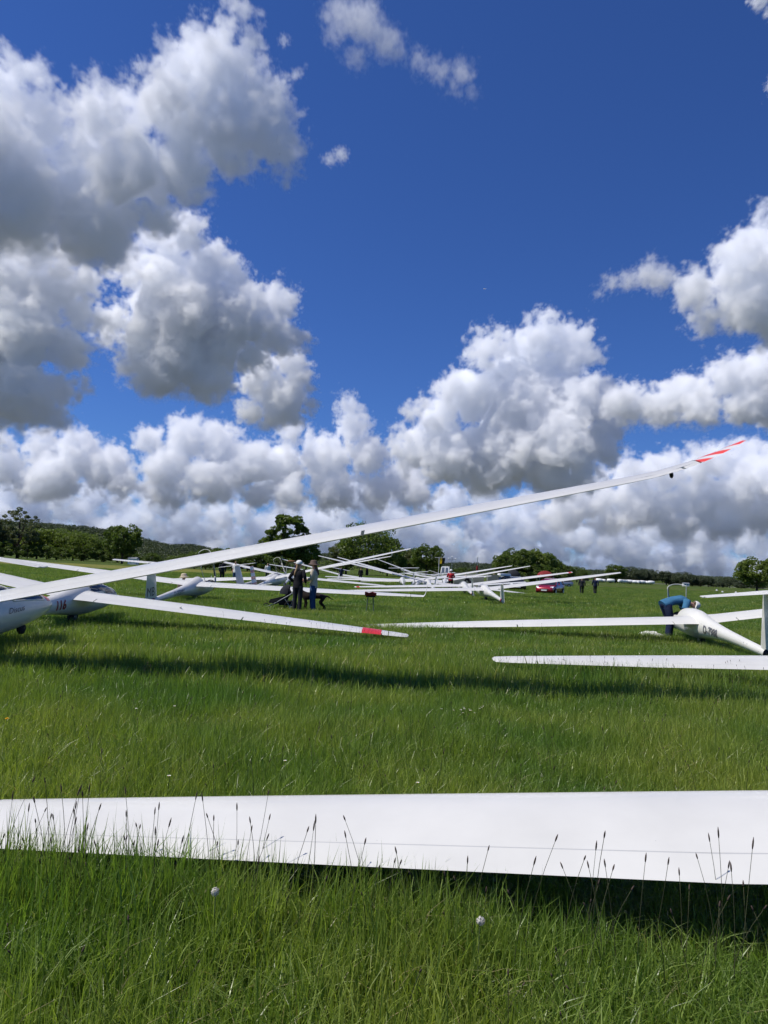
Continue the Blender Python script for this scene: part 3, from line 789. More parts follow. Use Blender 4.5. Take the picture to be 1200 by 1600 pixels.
    tpo = tp.build('tailplane', mm, root, 50); el.build('elevator', mm, tpo, 50)
    # wheels
    wh = MB(); rw = .19 * k2; MY = Matrix.Rotation(R(90), 3, 'Y')
    wh.lathe([(.02, -.06), (rw * .6, -.065), (rw * .9, -.055), (rw, -.02), (rw, .02), (rw * .9, .055), (rw * .6, .065), (.02, .06)], (0, .12, rw), 0, 24, MY)
    who = wh.build('main_wheel', M['rubber'], root)
    hb = MB(); hb.lathe([(.02, -.072), (rw * .5, -.066), (rw * .5, .066), (.02, .072)], (0, .12, rw), 0, 16, MY); hb.build('hub', M['greymetal'], who)
    if two:
        wh = MB(); wh.lathe([(.02, -.05), (.07, -.045), (.105, -.02), (.105, .02), (.07, .045), (.02, .05)], (0, 2.25, rows[ib][1] - .31), 0, 20, MY); wh.build('nose_wheel', M['rubber'], root)
    if dolly:
        d_ = MB(); ra = fus.at(fus.u_of(yt + .16)); rb = fus.at(fus.u_of(yt + .36))
        d_.loft([[fus.pt(q, 2 * math.pi * j / 20, 1, o_) for j in range(20)] for q, o_ in ((ra, .004), (ra, .03), (rb, .03), (rb, .004))], 0, False)
        do = d_.build('tail_dolly', M[dolly], root, 30)
        wd = MB(); zb = zt - .36
        wd.lathe([(.02, -.03), (.07, -.035), (.11, -.012), (.11, .012), (.07, .035), (.02, .03)], (0, yt + .26, zb), 0, 16, MY)
        wd.tube([(-.05, yt + .26, zt - .09), (-.05, yt + .26, zb)], .013, 0, 6); wd.tube([(.05, yt + .26, zt - .09), (.05, yt + .26, zb)], .013, 0, 6)
        wd.build('dolly_wheel', M['rubber'], do)
    return root, fus, geo, zt, yt, fh

def fin_half(y, z, yt, zt, fh, k2=1.0):
    q = max(-.2, (z - zt) / fh); ch = (.98 - .40 * max(0, q)) * k2; le = yt + .72 * k2 - .36 * max(0, q) * k2
    x = min(1, max(.001, (le - y) / ch)); return naca(x, .095, 0)[0] * ch
def fin_text(root, txt, y, z, size, side, m, dims, name='fin_letters'):
    me = text_mesh(txt, size, 0, 0)
    for v in me.vertices:
        yy, zz = y + side * v.co.x, z + v.co.y; v.co = Vector((side * (fin_half(yy, zz, *dims) + .003), yy, zz))
    me.update(); return link(name, me, root, [m])

def flag(root, y, z, side, size, dims):
    for i, c in enumerate(('letters', 'flagred', 'flaggold')):
        b = MB(); zz = z - i * size * .2; g_ = []
        for t in np.linspace(-.5, .5, 5):
            yy = y + t * size * .62; g_.append([(side * (fin_half(yy, zq, *dims) + .003), yy, zq) for zq in (zz - size * .099, zz + size * .099)])
        b.loft(g_, 0, False, False); b.build('flag_stripe', M[c], root)

# 1 the wing that crosses the foreground
glider('large white wing lying across the foreground grass, its glider out of the picture', (5.72, 3.58, -.045), 3.0, -6.2, 6.0, half=8.15, dih=2.4, chord=.96,
       plan=[(0, 1, 0), (.5, .88, .0), (.75, .68, .0), (.93, .52, .01), (.985, .47, .02), (1, .38, .06)], nseg=22, cut=.45, droop=3.5)
# 2 raised wing of the two-seater on the left
t_ = stripes_material('tip_stripes', (3.4, 3.2, 0), 0, (.70, .70, .68), (.80, .07, .035), .30, .48)
g, fus, geo, zt, yt, fh = glider('two-seat glider at left edge, long wing raised to red striped tip', (-6.16, 10.5, -.10), 5.0, -7.7, 5.6, two=True,
       half=11.1, dih=4.7, chord=1.12, tipmat=None, tip_up=.22, tip_from=.88, bend=.08, tip_wheel=True, cut=.56, nseg=24,
       plan=[(0, 1, 0), (.35, .95, .01), (.62, .82, .04), (.86, .56, .10), (.93, .44, .14), (.98, .26, .22), (1, .10, .33)])
for o in bpy.data.objects:
    if o.name.startswith('wing_tip') and o.parent and o.parent.parent == g: o.data.materials[0] = t_
fus_text(g, fus, 'Discus', 1.35, .57, .125, 1, M['letters'], 'script_lettering', .35, 0, 1.4)
fus_patch(g, fus, 2.75, 2.95, .25, 1.25, M['redorange'], 'red_nose_marking')
# 3 number 116
g, fus, geo, zt, yt, fh = glider('white glider numbered 116 beside the two-seater, red banded tip in grass', (-6.95, 16.9, 0), 1.5, 7.0, 4.5, half=7.5, dih=2.6,
       chord=.9, arm_at=.33, dolly=None, hump=.98)
fus_text(g, fus, '116', -1.16, .55, .27, 1, M['deepred'], 'number_letters', .12, .008)
P, c, phi = geo(.9)
b = MB(); rr = []
for s in (.868, .885, .905, .925):
    P, c, phi = geo(s); rr.append([p + (p - Vector(P)).normalized() * 0 + Vector((0, 0, .003 if i < 12 else -.003)) for i, p in enumerate(foil_ring([1.0, .9, .8] + XS_MAIN[1:], (P[0], P[1] + .004, P[2]), c * 1.012, .147, .022, phi, R(2)))])
b.loft(rr); b.build('red_tip_band', M['red'], g, 50)
# 4 the motor glider on the stand
g, fus, geo, zt, yt, fh = glider('white glider with open canopy and letters MB on its fin, wing tip on a stand', (-7.1, 28.6, 0), 5.0, 2.4, 5.5, half=8.7, dih=2.0, winglet=True,
       open_canopy=44, dolly='deepred')
fus_text(g, fus, 'D-KBMY', -2.35, .57, .24, 1, M['letters_grey'], bold=.0, squeeze=1.05)
fus_patch(g, fus, 1.55, 2.1, 1.75, 2.5, M['redorange'], 'red_nose_marking')
fin_text(g, 'MB', yt - .18, zt + .20, .42, 1, M['letters'], (yt, zt, fh)); flag(g, yt + .05, zt + 1.05, 1, .24, (yt, zt, fh))
# 5 D-7988
g, fus, geo, zt, yt, fh = glider('cream glider D-7988 on the right with its canopy raised and left wing low', (8.25, 19.1, -.04), 5.5, -6.7, 4.6, half=8.9, dih=2.6, m='gel_warm',
       open_canopy=70, open_from=1.12, dolly='black', hump=.96)
fus_text(g, fus, 'D-7988', -.72, .545, .262, -1, M['letters_grey'], bold=.006, squeeze=1.0)
flag(g, yt + .0, zt + 1.08, -1, .3, (yt, zt, fh)); flag(g, yt + .0, zt + 1.08, 1, .3, (yt, zt, fh))
# 6 nearer wing on the right
glider('low white wing in the grass at the right, in front of D-7988', (10.32, 11.1, -.07), 4.0, -4.8, 5.0, half=8.45, dih=2.2, chord=.88)
# 7.. the rows behind
g = glider('glider with red and white striped fin behind the women', (-6.75, 48.5, 0), 9.0, -8.9, half=9.0, dih=5.6, chord=1.0, fin='low', fin_stripes=True, open_canopy=46, dolly=None)
glider('glider with grey T-tail left of the striped fin', (-7.3, 50.5, 0), 19.0, -8.4, half=8.6, dih=3.2, winglet=True, dolly=None)
glider('glider whose left wing rises in front of the dark bushes at left centre', (-7.2, 59.2, 0), -1.4, 6.3, half=7.5, dih=3.2)
g, fus, geo, zt, yt, fh = glider('glider seen from behind with white fin, right wing reaching towards the two walkers', (6.28, 44.3, 0), -4.0, -6.2, half=8.25, dih=3.0, tail_scale=.74)
t2_ = stripes_material('far_tip_stripes', (2.4, 1.0, 0), 0, (.80, .80, .785), (.62, .035, .03), .1, .45)
glider('glider with pink edged fin and red striped right tip above the red car', (6.13, 54.2, 0), -1.0, -6.4, half=7.9, dih=3.0, tail_scale=.92, tipmat=t2_)
glider('glider with grey fin and rounded canopy left of the man in red', (3.95, 64.3, 0), -4.2, 7.5, half=9.6, dih=3.2, tail_scale=.85, dolly=None)
glider('glider behind the crossing wings, tail below the small round tree', (3.6, 77.5, 0), 8.9, 9.6, half=8.7, dih=3.4, dolly=None)
glider('farther glider with level wing low over the grass, right tip near the wind mast', (3.6, 69.5, 0), 8.0, -6.6, half=8.6, dih=5.0, dolly=None)
glider('farther glider with right wing raised beside the tow plane', (6.6, 76, 0), 8.0, -7.6, half=8.6, dih=5.0, dolly=None)
glider('far glider with steeply raised left wing and winglet', (5.6, 89, 0), -8.0, 15.0, half=7.2, dih=3.0, winglet=True, dolly=None)
glider('far glider with level T-tail before the large bush', (2.0, 68, 0), 0, -3.0, pitch=3.5, half=7.0, dih=3.0, tail_scale=1.15, dolly=None)
glider('farthest glider with winglets behind the dark haired woman', (-5.3, 95, 0), 0, 9.0, half=7.6, dih=3.2, winglet=True, dolly=None)

# ------------------------------------------------------------------ trees, woods
ridge('hill', [(-430, 28), (-320, 28), (-287, 26.5), (-265, 24), (-244, 20.5), (-222, 15), (-203, 12.5), (-185, 14), (-163, 10), (-136, 6.5), (-104, 3), (-80, 1)], 620, 120, 'wooded hill sloping down from the left', 'dark wood covering the left hill', 3, 2600, 3.6)
ridge('hill', [(-170, 9), (-98, 14), (-59, 17), (-29, 15.5), (18, 13), (72, 9), (111, 12), (157, 11.5), (211, 7), (250, 3)], 900, 140, 'low wooded rise behind the centre of the field', 'distant wood behind the centre of the field', 4, 1900, 4.2)
ridge('hill', [(230, 5), (272, 7), (372, 14), (450, 16.5), (505, 15), (550, 11.5), (584, 9), (650, 5.5), (784, 8), (900, 8)], 1300, 160, 'long wooded ridge falling to the right horizon', 'distant wood along the right ridge', 5, 2400, 4.6)
ridge('hill', [(-1300, 20), (-600, 60), (0, 40), (600, 26), (1200, 30), (1700, 44), (2300, 40), (3000, 50)], 4200, 900, 'far low hills on the horizon', 'far woods on the horizon hills', 6, 2500, 16)
tree('sparse', -112, 230, 16.6, 'leaf_grey', 'tall thin crowned tree at the far left, sky showing through', 1.05)
tree('round_', -121, 226, 13.2, 'leaf_grey', 'dark tree cut by the left edge, beside the thin crowned tree', 1.1)
for i, (x, y, h, lf, lab) in enumerate([(-110.7, 240, 10.2, 'leaf_light', 'fresh green tree right of the thin crowned tree'), (-105.6, 243, 10.4, 'leaf_light', 'yellowish green broad tree in the left wood edge'),
        (-101.5, 246, 9.8, 'leaf', 'darker tree in the middle of the left wood edge'), (-96.2, 240, 9.4, 'leaf_light', 'rounded light tree left of the free standing round tree'),
        (-93.6, 252, 8.4, 'leaf', 'lower tree in the gap before the round tree'), (-88.4, 250, 7.4, 'leaf_grey', 'greyish tree just left of the free standing round tree')]):
    tree('broad' if i % 2 else 'round_', x, y, h, lf, lab, 1.12)
tree('round_', -69.4, 200, 10.8, 'leaf', 'free standing round tree on the left with dark dense crown', 1.0)
for x, y, h in [(-118, 222, 4.5), (-113.5, 222, 5.2), (-108, 228, 4.2), (-103, 230, 4.6), (-98.5, 230, 4.0), (-94, 236, 4.4), (-89, 238, 4.0), (-84.5, 240, 4.3), (-80, 240, 3.6), (-75, 244, 3.8)]:
    tree('bush', x, y, h, 'leaf', 'dark bush at the foot of the left wood edge', 1.3, 'bushes along the left wood edge', 'bush', 'bush')
for x, y, h in [(-38, 152, 3.6), (-35.2, 150, 4.1), (-32.4, 152, 4.6), (-29.8, 150, 4.4), (-27.2, 152, 4.2), (-24.4, 150, 3.8), (-21.5, 158, 3.4), (-40.5, 154, 3.0), (-43, 156, 2.6)]:
    tree('bush', x, y, h, 'leaf', 'dark bush of the hedge behind the left centre wings', 1.25, 'bushes of the centre hedge', 'bush', 'bush')
tree('tall', -23.4, 180, 14.2, 'leaf', 'tallest dark tree, its top rising over the raised wing', 1.15)
tree('round_', -27.4, 186, 8.6, 'leaf_light', 'lower light tree left of the tallest tree', 1.0)
tree('round_', -18.2, 181, 7.8, 'leaf_light', 'small light tree right of the tallest tree', 1.0)
tree('broad', -3.6, 190, 13.4, 'leaf', 'broad dark tree under the raised wing, centre of the field', 1.0)
tree('round_', -9.2, 195, 8.8, 'leaf_grey', 'greyish tree left of the broad centre tree', 1.15)
tree('bush', 1.6, 200, 9.4, 'leaf', 'bushy tree behind the right side of the broad centre tree', .8)
tree('round_', 7.5, 226, 8.4, 'leaf_grey', 'greyish round tree left of the yellow flag', 1.25)
tree('round_', 13.0, 216, 9.6, 'leaf', 'dark round tree beside the yellow flag', 1.05)
for x, y, h in [(-48, 300, 4.2), (4, 250, 3.8), (18, 260, 3.8), (23, 250, 3.2), (27.5, 255, 3.6), (-14, 240, 4.6)]:
    tree('bush', x, y, h, 'leaf', 'low bush on the far edge of the field', 1.4, 'bushes on the far field edge', 'bush', 'bush')
for x, y, h, lf, lab in [(33.6, 200, 7.8, 'leaf', 'leftmost tree of the dark grove behind the cars'), (37.2, 203, 9.2, 'leaf', 'tallest tree of the dark grove behind the cars'), (41.6, 206, 9.4, 'leaf_light', 'lighter tree in the dark grove behind the cars'),
                         (45.4, 207, 8.4, 'leaf', 'tree of the dark grove above the red tent'), (48.6, 211, 6.4, 'leaf', 'lowest tree at the right end of the grove')]:
    tree('round_', x, y, h, lf, lab, 1.1)
for x, y, h in [(35.5, 198, 4.6), (39.6, 199, 5.0), (43.6, 200, 5.0), (47.0, 203, 4.4), (51, 215, 3.2)]:
    tree('bush', x, y, h, 'leaf', 'dense bush in front of the grove behind the cars', 1.2, 'bushes at the foot of the grove', 'bush', 'bush')
tree('round_', 79.1, 320, 7.4, 'leaf', 'small tree left of the white tower blocks', 1.1); tree('broad', 86.4, 330, 7.0, 'leaf', 'low tree just left of the white tower blocks', 1.2)
for i, (x, y, h, lab) in enumerate([(131.5, 420, 10.6, 'flat topped tree behind the raised far wing tip'), (143.6, 430, 10.0, 'first tall tree of the right tree row'), (151, 436, 9.0, 'second tree of the right tree row'), (157.5, 440, 9.4, 'broad tree in the right tree row'),
        (164, 430, 8.4, 'rounded tree in the right tree row'), (170.6, 424, 8.2, 'tree above the canopy hoop in the right row'), (177, 430, 7.2, 'lower tree right of the canopy hoop'), (184.5, 432, 6.8, 'low tree towards the end of the right row'), (192.5, 440, 6.2, 'small tree at the end of the right row'), (233, 500, 7.4, 'single far tree left of the big round right tree')]):
    tree('broad' if i % 2 else 'round_', x, y, h, 'leaf_far' if i else 'leaf', lab, 1.25)
for i in range(16):
    tree('bush', 118 + i * 7.2 + rnd.uniform(-2, 2), 436 + rnd.uniform(-10, 16), rnd.uniform(3.4, 5.4), 'leaf_far', 'bush of the long hedge along the right field edge', 1.7, 'bushes of the right hedge', 'bush', 'bush')
tree('round_', 75.4, 150, 7.6, 'leaf_light', 'round leafy tree standing alone at the right edge', 1.12)

# ------------------------------------------------------------------ people and the dog
def skin_mesh(name, nodes, edges, mats, parent=None, root=None, sub=1):
    keys = list(nodes); ix = {k: i for i, k in enumerate(keys)}
    me = bpy.data.meshes.new(name)
    me.from_pydata([tuple(nodes[k][0]) for k in keys], [(ix[a], ix[b]) for a, b in edges], [])
    o = bpy.data.objects.new(name, me); COL.objects.link(o)
    md = o.modifiers.new('skin', 'SKIN'); md.branch_smoothing = .3
    if sub: ss = o.modifiers.new('sub', 'SUBSURF'); ss.levels = sub; ss.render_levels = sub
    for i, k in enumerate(keys):
        r = nodes[k][1]; r = (r, r) if isinstance(r, (int, float)) else r
        me.skin_vertices[0].data[i].radius = r
        me.skin_vertices[0].data[i].use_root = (k == (root or keys[0]))
    dg = bpy.context.evaluated_depsgraph_get()
    new = bpy.data.meshes.new_from_object(o.evaluated_get(dg)); new.name = name
    bpy.data.objects.remove(o); bpy.data.meshes.remove(me)
    finish_mesh(new, 180); new.materials.clear()
    return link(name, new, parent, mats)

STAND = dict(pelvis=(0, 0, .96), waist=(0, 0, 1.10), chest=(0, .0, 1.30), neck=(0, 0, 1.48), jaw=(0, .02, 1.56), head=(0, .015, 1.64), crown=(0, 0, 1.73),
             shr=(.175, 0, 1.42), elr=(.23, -.03, 1.14), wrr=(.24, .05, .90), shl=(-.175, 0, 1.42), ell=(-.23, -.03, 1.14), wrl=(-.24, .05, .90),
             hir=(.095, 0, .90), knr=(.10, .02, .50), anr=(.10, -.02, .09), tor=(.12, .14, .045), hil=(-.095, 0, .90), knl=(-.10, .02, .50), anl=(-.10, -.02, .09), tol=(-.12, .14, .045))
BODY_E = [('pelvis', 'waist'), ('waist', 'chest'), ('chest', 'neck'), ('neck', 'jaw'), ('jaw', 'head'), ('head', 'crown')] + \
         [e for s in 'rl' for e in (('chest', 'sh' + s), ('sh' + s, 'el' + s), ('el' + s, 'wr' + s), ('pelvis', 'hi' + s), ('hi' + s, 'kn' + s), ('kn' + s, 'an' + s), ('an' + s, 'to' + s))]
RAD = dict(pelvis=.085, waist=.08, chest=.085, neck=.052, jaw=.062, head=.082, crown=.058, sh=.05, el=.040, wr=.030, hi=.06, kn=.048, an=.042, to=.034)

def person(label, loc, heading, pose=None, top=('black', True), bottom='jeans', shoes='rubber', hair='hair', long_hair=False, hat=None, group=None, wide=1.0, s=1.0, fingers=False, skirt=False):
    J = dict(STAND); J.update(pose or {}); J = {k: Vector(v) for k, v in J.items()}
    root = thing('person', label, 'person', loc, (0, 0, -R(heading)), group); root.scale = (s * wide, s * wide, s)
    rad = lambda k: RAD.get(k, RAD.get(k[:2], .05))
    nodes = {k: (J[k], rad(k)) for k in J}; edges = list(BODY_E)
    d = (J['crown'] - J['jaw']).normalized(); f = J.get('face')
    fwd = Vector(f).normalized() if f is not None else Vector((0, 1, 0))
    fwd = (fwd - d * fwd.dot(d)).normalized()
    nodes.pop('face', None)
    nodes['nose'] = (J['head'] + fwd * .085 - d * .02, .014); edges.append(('head', 'nose'))
    for sd in 'rl':
        w = J['wr' + sd]; a = (w - J['el' + sd]).normalized()
        sx = Vector((1 if sd == 'r' else -1, 0, 0))
        n2 = 'palm' + sd; nodes[n2] = (w + a * .065, (.036, .020)); edges.append(('wr' + sd, n2))
        if fingers:
            acr = a.cross(sx); acr = acr.normalized() if acr.length > .1 else Vector((0, 1, 0))
            for q, ln in enumerate((.065, .078, .072, .056)):
                off = acr * (.030 - .020 * q); p1 = w + a * (.10 + .3 * ln) + off; p2 = w + a * (.10 + ln) + off - sx * .018
                nodes[f'f{sd}{q}a'] = (p1, .0095); nodes[f'f{sd}{q}b'] = (p2, .008)
                edges += [(n2, f'f{sd}{q}a'), (f'f{sd}{q}a', f'f{sd}{q}b')]
            nodes[f't{sd}a'] = (w + a * .06 + acr * .045, .011); nodes[f't{sd}b'] = (w + a * .10 + acr * .055 - sx * .01, .009)
            edges += [(n2, f't{sd}a'), (f't{sd}a', f't{sd}b')]
    skin_mesh('body', nodes, edges, [M['skin']], root, 'pelvis')
    # clothes: shells round the same joints, ending at neckline, cuffs and hems
    tm, long_ = top
    up = (J['neck'] - J['pelvis']).normalized()
    q = lambda a, b, t: J[a].lerp(J[b], t)
    T = MB()
    T.etube([J['pelvis'] - (J['waist'] - J['pelvis']).normalized() * .10, J['pelvis'], q('pelvis', 'waist', .5), J['waist'], q('waist', 'chest', .6), J['chest'], q('chest', 'neck', .45), q('chest', 'neck', .75), q('chest', 'neck', .95)],
            [.172, .176, .165, .155, .168, .188, .178, .095, .068], [.125, .132, .122, .116, .122, .132, .110, .078, .066])
    for sd in 'rl':
        if long_: T.tube([q('chest', 'sh' + sd, .55), J['sh' + sd], q('sh' + sd, 'el' + sd, .5), J['el' + sd], q('el' + sd, 'wr' + sd, .5), q('el' + sd, 'wr' + sd, .97)], [.075, .082, .068, .060, .052, .042], 0, 12)
        else: T.tube([q('chest', 'sh' + sd, .55), J['sh' + sd], q('sh' + sd, 'el' + sd, .5), q('sh' + sd, 'el' + sd, .85)], [.085, .090, .080, .082], 0, 12)
    T.build('jacket' if long_ else 'shirt', M[tm], root, 80)
    B = MB()
    B.etube([q('pelvis', 'waist', .55), J['pelvis'], J['pelvis'].lerp((J['hir'] + J['hil']) / 2, .9), (J['hir'] + J['hil']) / 2 + ((J['hir'] + J['hil']) / 2 - J['pelvis']).normalized() * .05], [.150, .165, .165, .09], [.112, .125, .120, .07])
    for sd in 'rl':
        B.tube([q('pelvis', 'hi' + sd, .55), J['hi' + sd], q('hi' + sd, 'kn' + sd, .5), J['kn' + sd], q('kn' + sd, 'an' + sd, .45), q('kn' + sd, 'an' + sd, .97)], [.095, .100, .088, .072, .070, .066], 0, 12)
    B.build('trousers', M[bottom], root, 80)
    for sd in 'rl':
        a, t_ = J['an' + sd], J['to' + sd]
        skin_mesh('shoe', {'h': (a.lerp(t_, -.25) - Vector((0, 0, .04)), .042), 'a': (a - Vector((0, 0, .01)), .05), 'm': (a.lerp(t_, .6) - Vector((0, 0, .01)), .046), 't': (t_, .036)}, [('h', 'a'), ('a', 'm'), ('m', 't')], [M[shoes]], root, 'a')
    back = -fwd
    if hair:
        hn = {'a': (J['head'] + back * .03 + d * .045, .088), 'b': (J['head'] + back * .055 - d * .03, .062)}; he = [('a', 'b')]
        if long_hair:
            hn['c'] = (J['neck'] + back * .085, .05); hn['e'] = (J['chest'].lerp(J['neck'], .45) + back * .135, .042); hn['g'] = (J['chest'].lerp(J['waist'], .15) + back * .155, .018)
            he += [('b', 'c'), ('c', 'e'), ('e', 'g')]
        skin_mesh('hair', hn, he, [M[hair]], root, 'a')
    if hat:
        kind, hm = hat; mb = MB(); zq = d.to_track_quat('Z', 'Y').to_matrix(); c = J['head'] + d * .045
        if kind == 'cap':
            mb.lathe([(.108, -.02), (.112, .0), (.108, .045), (.085, .085), (.045, .105), (.004, .11)], c, 0, 16, zq)
            s_ = fwd; rt = d.cross(s_)
            pts = [c + rt * (.09 * math.sin(t)) + s_ * (.10 + .075 * math.cos(t)) for t in np.linspace(-1.3, 1.3, 8)]
            inn = [c + rt * (.10 * math.sin(t)) + s_ * (.10 * math.cos(t)) for t in np.linspace(-1.3, 1.3, 8)]
            mb.loft([[p, q, q - d * .008, p - d * .008] for p, q in zip(pts, inn)])
        else:
            mb.lathe([(.115, -.03), (.185, -.062), (.190, -.055), (.122, -.012), (.112, .06), (.085, .092), (.04, .10), (.004, .102)], c, 0, 20, zq)
        mb.build('cap' if kind == 'cap' else 'brimmed_hat', M[hm], root, 50)
    return root

person('woman in black jacket and white cap, seen from behind beside the pram', (-2.80, 25.4, 0), 25,
       dict(shr=(.18, 0, 1.42), elr=(.30, -.06, 1.18), wrr=(.20, .16, 1.05), ell=(-.31, -.07, 1.18), wrl=(-.17, .12, 1.00), knr=(.10, .02, .50), anr=(.12, -.03, .09), tor=(.14, .13, .045), face=(.55, 1, 0)),
       ('black', True), 'charcoal', 'rubber', 'blond', True, ('cap', 'white_cloth'), s=1.0, fingers=True)
person('woman in cream jacket, jeans and brown brimmed hat facing left', (-2.30, 25.75, 0), -80,
       dict(elr=(.22, .04, 1.15), wrr=(.12, .27, 1.08), ell=(-.22, .04, 1.15), wrl=(-.10, .28, 1.10), jaw=(0, .035, 1.56), head=(0, .04, 1.64), crown=(0, .03, 1.73), face=(0, 1, -.25)),
       ('cream_cloth', True), 'jeans', 'rubber', 'hair', True, ('hat', 'taupe_cloth'), s=1.02, fingers=True)
# bending man: hips over the feet, trunk leaning forward over the cockpit
person('man in blue T-shirt bending into the open cockpit of D-7988', (8.02, 20.75, 0), 84,
       dict(pelvis=(0, -.10, .99), waist=(0, .06, 1.07), chest=(0, .27, 1.10), neck=(0, .46, 1.06), jaw=(0, .53, 1.00), head=(0, .60, .99), crown=(0, .68, .975),
            shr=(.20, .33, 1.07), elr=(.30, .22, .83), wrr=(.30, .19, .60), shl=(-.19, .36, 1.07), ell=(-.24, .48, .84), wrl=(-.20, .58, .66),
            hir=(.10, -.10, .93), knr=(.11, -.02, .50), anr=(.11, -.06, .09), tor=(.12, .10, .045), hil=(-.10, -.10, .93), knl=(-.12, .06, .50), anl=(-.13, .02, .09), tol=(-.14, .18, .045), face=(0, .35, -1)),
       ('blue_shirt', False), 'navy', 'rubber', 'hair', False, ('cap', 'white_cloth'), s=1.03, fingers=True, wide=1.12)
KNEEL = dict(pelvis=(0, -.05, .52), waist=(0, .03, .66), chest=(0, .10, .86), neck=(0, .15, 1.03), jaw=(0, .18, 1.10), head=(0, .18, 1.18), crown=(0, .16, 1.27), shr=(.18, .12, .96), elr=(.24, .22, .72), wrr=(.18, .42, .62),
             shl=(-.18, .12, .96), ell=(-.24, .22, .72), wrl=(-.18, .42, .62), hir=(.10, -.04, .48), knr=(.12, .34, .46), anr=(.12, .30, .09), tor=(.12, .44, .045), hil=(-.10, -.04, .48), knl=(-.12, .22, .08), anl=(-.12, -.18, .09), tol=(-.12, -.26, .04))
person('man in brown shirt and pale sun hat crouching behind the fuselage of D-KBMY', (-8.12, 30.2, -.26), 60, KNEEL, ('brown_shirt', True), 'navy', 'rubber', 'hair', False, ('hat', 'beige_cloth'), s=1.02)
person('man in red jacket standing among the wings, back to us', (6.15, 66, 0), 8, dict(elr=(.27, .04, 1.16), wrr=(.15, .2, 1.12), ell=(-.27, .04, 1.16), wrl=(-.15, .2, 1.12)), ('redjacket', True), 'black', 'rubber', 'hair', False, ('cap', 'white_cloth'), s=1.06, wide=1.12)
person('person in dark clothes bending down right of the man in red', (8.35, 71, 0), -75,
       dict(pelvis=(0, -.1, .80), waist=(0, .02, .95), chest=(0, .16, 1.12), neck=(0, .26, 1.26), jaw=(0, .31, 1.31), head=(0, .34, 1.38), crown=(0, .35, 1.47), shr=(.18, .2, 1.2), elr=(.22, .32, .96), wrr=(.18, .5, .8), shl=(-.18, .2, 1.2), ell=(-.22, .32, .96), wrl=(-.18, .5, .8), hir=(.1, -.1, .76), knr=(.12, .12, .46), hil=(-.1, -.1, .76), knl=(-.12, .12, .46)),
       ('charcoal', True), 'black', 'rubber', 'hair')
WALK = dict(hir=(.095, 0, .90), knr=(.10, .16, .53), anr=(.10, .18, .11), tor=(.11, .33, .07), knl=(-.10, .0, .50), anl=(-.10, -.22, .14), tol=(-.11, -.10, .05), elr=(.24, -.12, 1.16), wrr=(.25, -.06, .92), ell=(-.24, .06, 1.15), wrl=(-.23, .20, .95))
person('walker in a dark coat, the left one of the pair on the open grass', (20.2, 75.2, 0), 10, WALK, ('charcoal', True), 'black', 'rubber', 'hair', wide=1.2, s=.98)
person('walker in a dark blue jacket and grey trousers, right one of the pair', (22.2, 77.5, 0), 5, WALK, ('navy', True), 'charcoal', 'rubber', 'hair', wide=1.1, s=1.03)
person('small figure in dark clothes standing beside the parked cars', (13.6, 90, 0), -40, None, ('charcoal', True), 'black', 'rubber', 'hair', wide=1.1)
person('person in dark trousers and white sun hat behind the grey T-tail', (-12.1, 57, 0), 150, None, ('charcoal', True), 'black', 'rubber', 'hair', False, ('hat', 'white_cloth'))
person('person in blue shorts half hidden behind the grey T-tail fin', (-11.3, 58, 0), 200, None, ('white_cloth', False), 'jeans', 'rubber', 'hair')
person('person in a white shirt among the wings right of the striped fin', (-11.4, 75, 0), 160, None, ('white_cloth', True), 'charcoal', 'rubber', 'blond')
person('dark haired person whose head shows above the wings behind the women', (-9.2, 80, 0), 90, None, ('navy', True), 'black', 'rubber', 'hair', s=1.12)
person('tiny figure in dark blue under the crossing wings, nearer the brown hat', (-4.6, 86, 0), 0, None, ('navy', True), 'navy', 'rubber', 'hair')
person('tiny figure in black under the crossing wings, left of the red stand pad', (-2.3, 84, 0), 0, None, ('black', True), 'black', 'rubber', 'hair')

